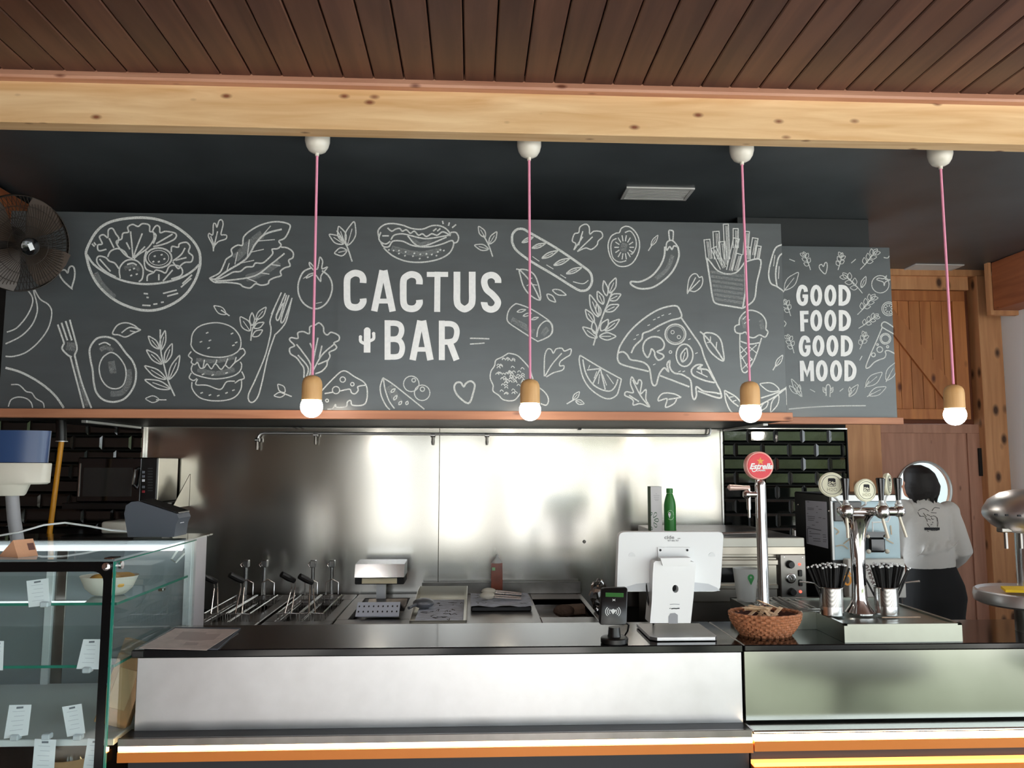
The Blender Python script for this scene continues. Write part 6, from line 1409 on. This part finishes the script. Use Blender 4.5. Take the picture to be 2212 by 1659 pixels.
# customer pole display
Yd = 3.0
pdp = thing('pole_display', (XX(30, 1156, Yd), Yd, ZV), 'white customer display with blue window on a grey pole', 'customer display')
def bxp(x0, y0, x1, y1, ya, yb, nm, m_, bev=.004): 
    a, b = PY(x0, y1, Yd), PY(x1, y0, Yd); return MB().box(a.x, b.x, ya, yb, a.z, b.z, bev, 2).build(nm, m_, pdp)
MB().lathe((XX(5, 960, Yd), Yd+.02, ZZ(5, 999, Yd)), [(.155, 0), (.16, ZZ(5, 930, Yd)-ZZ(5, 999, Yd))], 40, sy=.35).build('blue_window', mat('blue_window', rgb(40, 68, 112), .3, spec=.6), pdp)
MB().lathe((XX(5, 960, Yd), Yd+.02, ZZ(5, 1046, Yd)), [(.155, 0), (.165, .006), (.168, ZZ(5, 1000, Yd)-ZZ(5, 1046, Yd)-.003), (.165, ZZ(5, 1000, Yd)-ZZ(5, 1046, Yd))], 40, sy=.38).build('housing', cream, pdp)
MB().lathe((XX(8, 1060, Yd), Yd+.02, ZZ(5, 1071, Yd)), [(.06, 0), (.066, .006), (.08, ZZ(5, 1046, Yd)-ZZ(5, 1071, Yd))], 32, sy=.6).build('collar', cream, pdp)
t_ = PY(26, 1071, Yd+.02); e_ = PZ(33, 1160, ZV+.0035)
e_ = Vector((t_.x+.03, t_.y, ZV+.0035))
MB().tube([t_+Vector((0, 0, .004)), (t_+e_)*.5+Vector((-.003, 0, 0)), e_], .022, 16).build('pole', mat('grey_pole', rgb(150, 150, 154), .45), pdp)
# ================================================================ chrome machine at the right edge
Yj = 2.72
jm = thing('chrome_tap_dome', (XX(2225, 1370, Yj), Yj, ZC), 'satin chrome domed dispenser with round drip tray at the picture edge', 'dispenser')
c = PY(2222, 1110, Yj); R_ = c.x-XX(2136, 1110, Yj)
zt_d = ZZ(2222, 1056, Yj)-c.z; zb_d = c.z-ZZ(2222, 1152, Yj)
prof = [(R_*.30, -zb_d), (R_*.55, -zb_d*.93), (R_*.8, -zb_d*.6), (R_*.97, -zb_d*.18), (R_, 0), (R_*.985, zt_d*.2), (R_*.86, zt_d*.55), (R_*.6, zt_d*.84), (R_*.3, zt_d*.97), (.001, zt_d)]
MB().lathe(c, prof, 48).build('dome', mat('satin_dome', (.78, .77, .78), .36, 1.), jm)
mb = MB()
for k_ in range(10):
    a = PI+.25+k_*.26
    p_ = c+Vector((R_*1.001*math.cos(a), R_*1.001*math.sin(a), 0)); mb.box(p_.x-.007, p_.x+.007, p_.y-.003, p_.y+.003, p_.z-.003, p_.z+.003)
mb.build('slots', inkd, jm)
for px in (2172, 2204):
    q = PY(px, 1150, Yj-.02); MB().cyl(q+Vector((0, 0, .02)), q+Vector((0, 0, -.055)), .006, 10).box(q.x-.02, q.x+.02, q.y-.01, q.y+.02, q.z, q.z+.016, .003).build('spout', steeld, jm)
tz = ZZ(2222, 1288, Yj); rT = c.x-XX(2121, 1290, Yj)
MB().lathe((c.x, Yj, tz), [(rT*.9, -.028), (rT*.985, -.02), (rT, 0), (rT*.985, .016), (rT*.95, .02), (rT*.9, .012)], 48).build('drip_tray', MATS['satin_dome'], jm)
MB().cyl((c.x, Yj+.02, ZC), (c.x, Yj+.02, tz-.02), .05, 20).build('leg', steeld, jm)
MB().cyl((c.x+.02, Yj+.05, tz), (c.x+.02, Yj+.05, c.z), .035, 20).build('column', chromes, jm)
yc_ = MB().prismz([(c.x-rT*.72, Yj-.05), (c.x+.02, Yj-.085), (c.x+.1, Yj+.02), (c.x-rT*.5, Yj+.035)], tz+.0215, tz+.03).build('yellow_cloth', mat('yellow_cloth', rgb(232, 190, 20), .8)); tag(yc_, 'folded yellow cloth on the chrome drip tray', 'cloth')
# ================================================================ person seen from behind
Yh = 4.72
def bp(px, py, dy=0): return PY(px, py, Yh+dy)
def loft(mb, rings, n=20):
    """rings: (centre, rx, ry) horizontal ellipses bottom to top"""
    mb.rings([[(c.x+rx*math.cos(2*PI*i/n), c.y+ry*math.sin(2*PI*i/n), c.z) for i in range(n)] for c, rx, ry in rings]); return mb
def solid(mb, name, m_, parent, vox=.011, it=6):
    o = mb.build(name, m_, parent, ang=180)
    md = o.modifiers.new('r', 'REMESH'); md.mode = 'VOXEL'; md.voxel_size = vox; md.use_smooth_shade = True
    sm_ = o.modifiers.new('s', 'SMOOTH'); sm_.factor = .5; sm_.iterations = it
    dg = bpy.context.evaluated_depsgraph_get(); me = bpy.data.meshes.new_from_object(o.evaluated_get(dg)); o.modifiers.clear(); o.data = me
    me.polygons.foreach_set('use_smooth', [True]*len(me.polygons))
    if not me.materials: me.materials.append(m_)
    return o
V = Vector
pel = bp(2016, 1270); neck = bp(1990, 1082, -.01); hd = bp(1982, 1040, .0)
shL, shR = bp(1952, 1098), bp(2048, 1102)
elL, elR = bp(1938, 1180, .08), bp(2081, 1192, -.03)
haL, haR = bp(1938, 1215, .26), bp(2052, 1222, .2)
fl = 0.0
per = thing('person', (pel.x, Yh, 0), 'person in a printed white shirt and black trousers facing the door', 'person')
body = MB()
loft(body, [(V((pel.x, Yh, pel.z-.1)), .13, .09), (V((pel.x, Yh, pel.z)), .15, .1), (bp(2008, 1215), .115, .08), (bp(2002, 1150), .125, .085), (bp(2000, 1105), .14, .08), (bp(1996, 1088), .08, .06), (neck, .045, .045), (bp(1986, 1066), .042, .045)])
loft(body, [(hd+V((0, .01, -.11)), .035, .045), (hd+V((-.008, .02, -.085)), .058, .07), (hd+V((-.006, .015, -.04)), .07, .085), (hd, .074, .092), (hd+V((0, 0, .05)), .068, .085), (hd+V((0, 0, .085)), .045, .055), (hd+V((0, 0, .1)), .015, .02)])
body.sphere(hd+V((-.03, .105, -.035)), .016, 10, 8, .8, 1.2, 1)   # nose
for s_ in (-1, 1): body.sphere(hd+V((s_*.074, .01, -.015)), .02, 10, 8, .35, .8, 1.2)   # ears
for sh_, el_, ha_ in ((shL, elL, haL), (shR, elR, haR)):
    body.tube([sh_, (sh_+el_)*.5, el_, (el_+ha_)*.5, ha_], [.05, .043, .036, .032, .024], 12)
    d = (ha_-el_).normalized(); sd = d.cross(V((0, 0, 1))).normalized()
    body.tube([ha_, ha_+d*.045, ha_+d*.085], [.024, .034, .03], 10)
    for f_ in range(4): body.tube([ha_+d*.08+sd*(f_-1.5)*.017, ha_+d*(.115+.008*(1.5-abs(f_-1.5)))+sd*(f_-1.5)*.018+V((0, 0, -.008)), ha_+d*(.14+.01*(1.5-abs(f_-1.5)))+sd*(f_-1.5)*.018+V((0, 0, -.028))], [.0095, .009, .008], 8)
    body.tube([ha_+d*.03+sd*.03, ha_+d*.06+sd*.055+V((0, 0, -.005)), ha_+d*.085+sd*.06+V((0, 0, -.015))], [.011, .010, .008], 8)
for s_ in (-1, 1):
    hp = V((pel.x+s_*.08, Yh, pel.z-.06)); kn = V((pel.x+s_*.085, Yh+.02, .45)); an = V((pel.x+s_*.08, Yh, .08))
    body.tube([hp, (hp+kn)*.5, kn, (kn+an)*.5, an], [.085, .07, .052, .05, .036], 14)
    body.tube([an+V((0, -.03, -.04)), an+V((0, .06, -.05)), an+V((0, .15, -.06))], [.035, .036, .025], 10)
solid(body, 'body', skin, per, .009, 3)
sh = MB()
loft(sh, [(bp(2012, 1232), .128, .102), (bp(2010, 1222), .142, .108), (bp(2008, 1212), .150, .11), (bp(2004, 1180), .142, .105), (bp(2000, 1140), .146, .105), (bp(2000, 1112), .155, .1), (bp(1998, 1095), .135, .088), (bp(1994, 1084), .085, .068), (bp(1988, 1075), .058, .056), (bp(1988, 1069), .054, .052)], 28)
for sh_, el_, ha_ in ((shL, elL, haL), (shR, elR, haR)): sh.sphere(sh_+V((0, 0, -.01)), .066, 14, 10).tube([V((pel.x-.01, Yh, sh_.z-.012))*.5+sh_*.5, sh_*.9+el_*.1, sh_*.6+el_*.4, el_, el_*.65+ha_*.35, el_*.2+ha_*.8], [.05, .062, .06, .055, .050, .042], 14)
rw_ = random.Random(2)
for k_ in range(5):
    a = bp(1975+k_*18, 1205-k_*4, -.105); sh.tube([a, a+V((.05, -.004, .03)), a+V((.09, .006, .09))], [.004, .009, .003], 8)
shirt = solid(sh, 'shirt', shirtm, per, .009, 5)
tr = MB()
loft(tr, [(V((pel.x, Yh, .62)), .165, .125), (bp(2018, 1320), .178, .135), (bp(2019, 1290), .184, .142), (bp(2018, 1262), .172, .132), (bp(2014, 1235), .148, .115), (bp(2012, 1220), .136, .106)], 28)
for s_ in (-1, 1): tr.tube([(pel.x+s_*.085, Yh, .66), (pel.x+s_*.088, Yh+.02, .45), (pel.x+s_*.082, Yh, .1)], [.1, .078, .065], 14)
trs = solid(tr, 'trousers', trousm, per, .010, 5)
ft = MB()
for s_ in (-1, 1): ft.tube([(pel.x+s_*.08, Yh-.04, .04), (pel.x+s_*.08, Yh+.06, .04), (pel.x+s_*.08, Yh+.17, .03)], [.042, .044, .03], 12)
solid(ft, 'shoes', blackmatte, per, .01, 2)
hr = MB()
loft(hr, [(hd+V((.012, -.04, -.085)), .05, .045), (hd+V((.012, -.036, -.06)), .076, .07), (hd+V((.012, -.028, -.03)), .09, .084), (hd+V((.008, -.02, .01)), .094, .094), (hd+V((.004, -.012, .05)), .083, .095), (hd+V((0, -.005, .08)), .06, .072), (hd+V((-.004, 0, .1)), .024, .034)], 24)
rh_ = random.Random(11)
for k_ in range(22):
    a = -PI*.02-PI*.96*k_/21; l = .095+rh_.uniform(0, .035)+(.02 if k_ < 5 else 0); cx_, sy_ = math.cos(a), math.sin(a)
    hr.tube([hd+V((.01+cx_*.07, -.015+sy_*.06, .03)), hd+V((.012+cx_*.088, -.02+sy_*.07, -.03)), hd+V((.012+cx_*.085, -.02+sy_*.066, -.07)), hd+V((.012+cx_*.07+rh_.uniform(-.01, .01), -.02+sy_*.06, -l))], [.018, .02, .015, .003], 6)
solid(hr, 'hair', hairm, per, .0055, 1)
# shirt print (drawn on the back, wrapped to its surface)
from mathutils.bvhtree import BVHTree
sv = [v.co + per.location for v in shirt.data.vertices]
bvh = BVHTree.FromPolygons(sv, [tuple(p.vertices) for p in shirt.data.polygons])
def onshirt(x, y):
    d = ray(x, y).normalized(); h_, nrm, i_, ds = bvh.ray_cast(EYE, d)
    return (h_ - d*.004) if h_ else PY(x, y, Yh-.11)
def sp(x, y): return 1960+x*.05426, 1080+y*.05426
k = Ink(onshirt)
def PS(st, w_): k.stroke([sp(x, y) for x, y in pts(st)], w_)
for st in ('480,620 520,650 620,650 680,660', '700,680 760,760 800,860', '800,940 850,1020 900,1080', '770,580 830,600 900,630', '940,500 1050,510 1160,520', '980,440 1080,310 1180,310 1290,330', '1010,630 1100,650 1180,720 1200,850', '960,700 990,770 1060,760', '800,760 860,770 930,800', '980,880 1040,910', '440,440 500,380 640,340 760,380 860,450', '420,480 450,560 520,640', '640,520 700,600 760,680', '1190,700 1220,900 1200,1060', '900,660 1000,650', '930,990 1000,960', '780,1230 860,1250', '930,1210 1040,1220 1160,1215 1230,1200'): PS(st, 1.3)
k.build('shirt_print', mat('shirt_ink', rgb(92, 88, 84), .8), per)
k = Ink(onshirt)
for r_ in range(3): k.stroke([sp(680+(1290-680)*t/14, 1110+r_*34+(8 if (t+r_) % 2 else 0)) for t in range(15)], 2.0, False, False)
k.build('shirt_lettering', inkd, per)
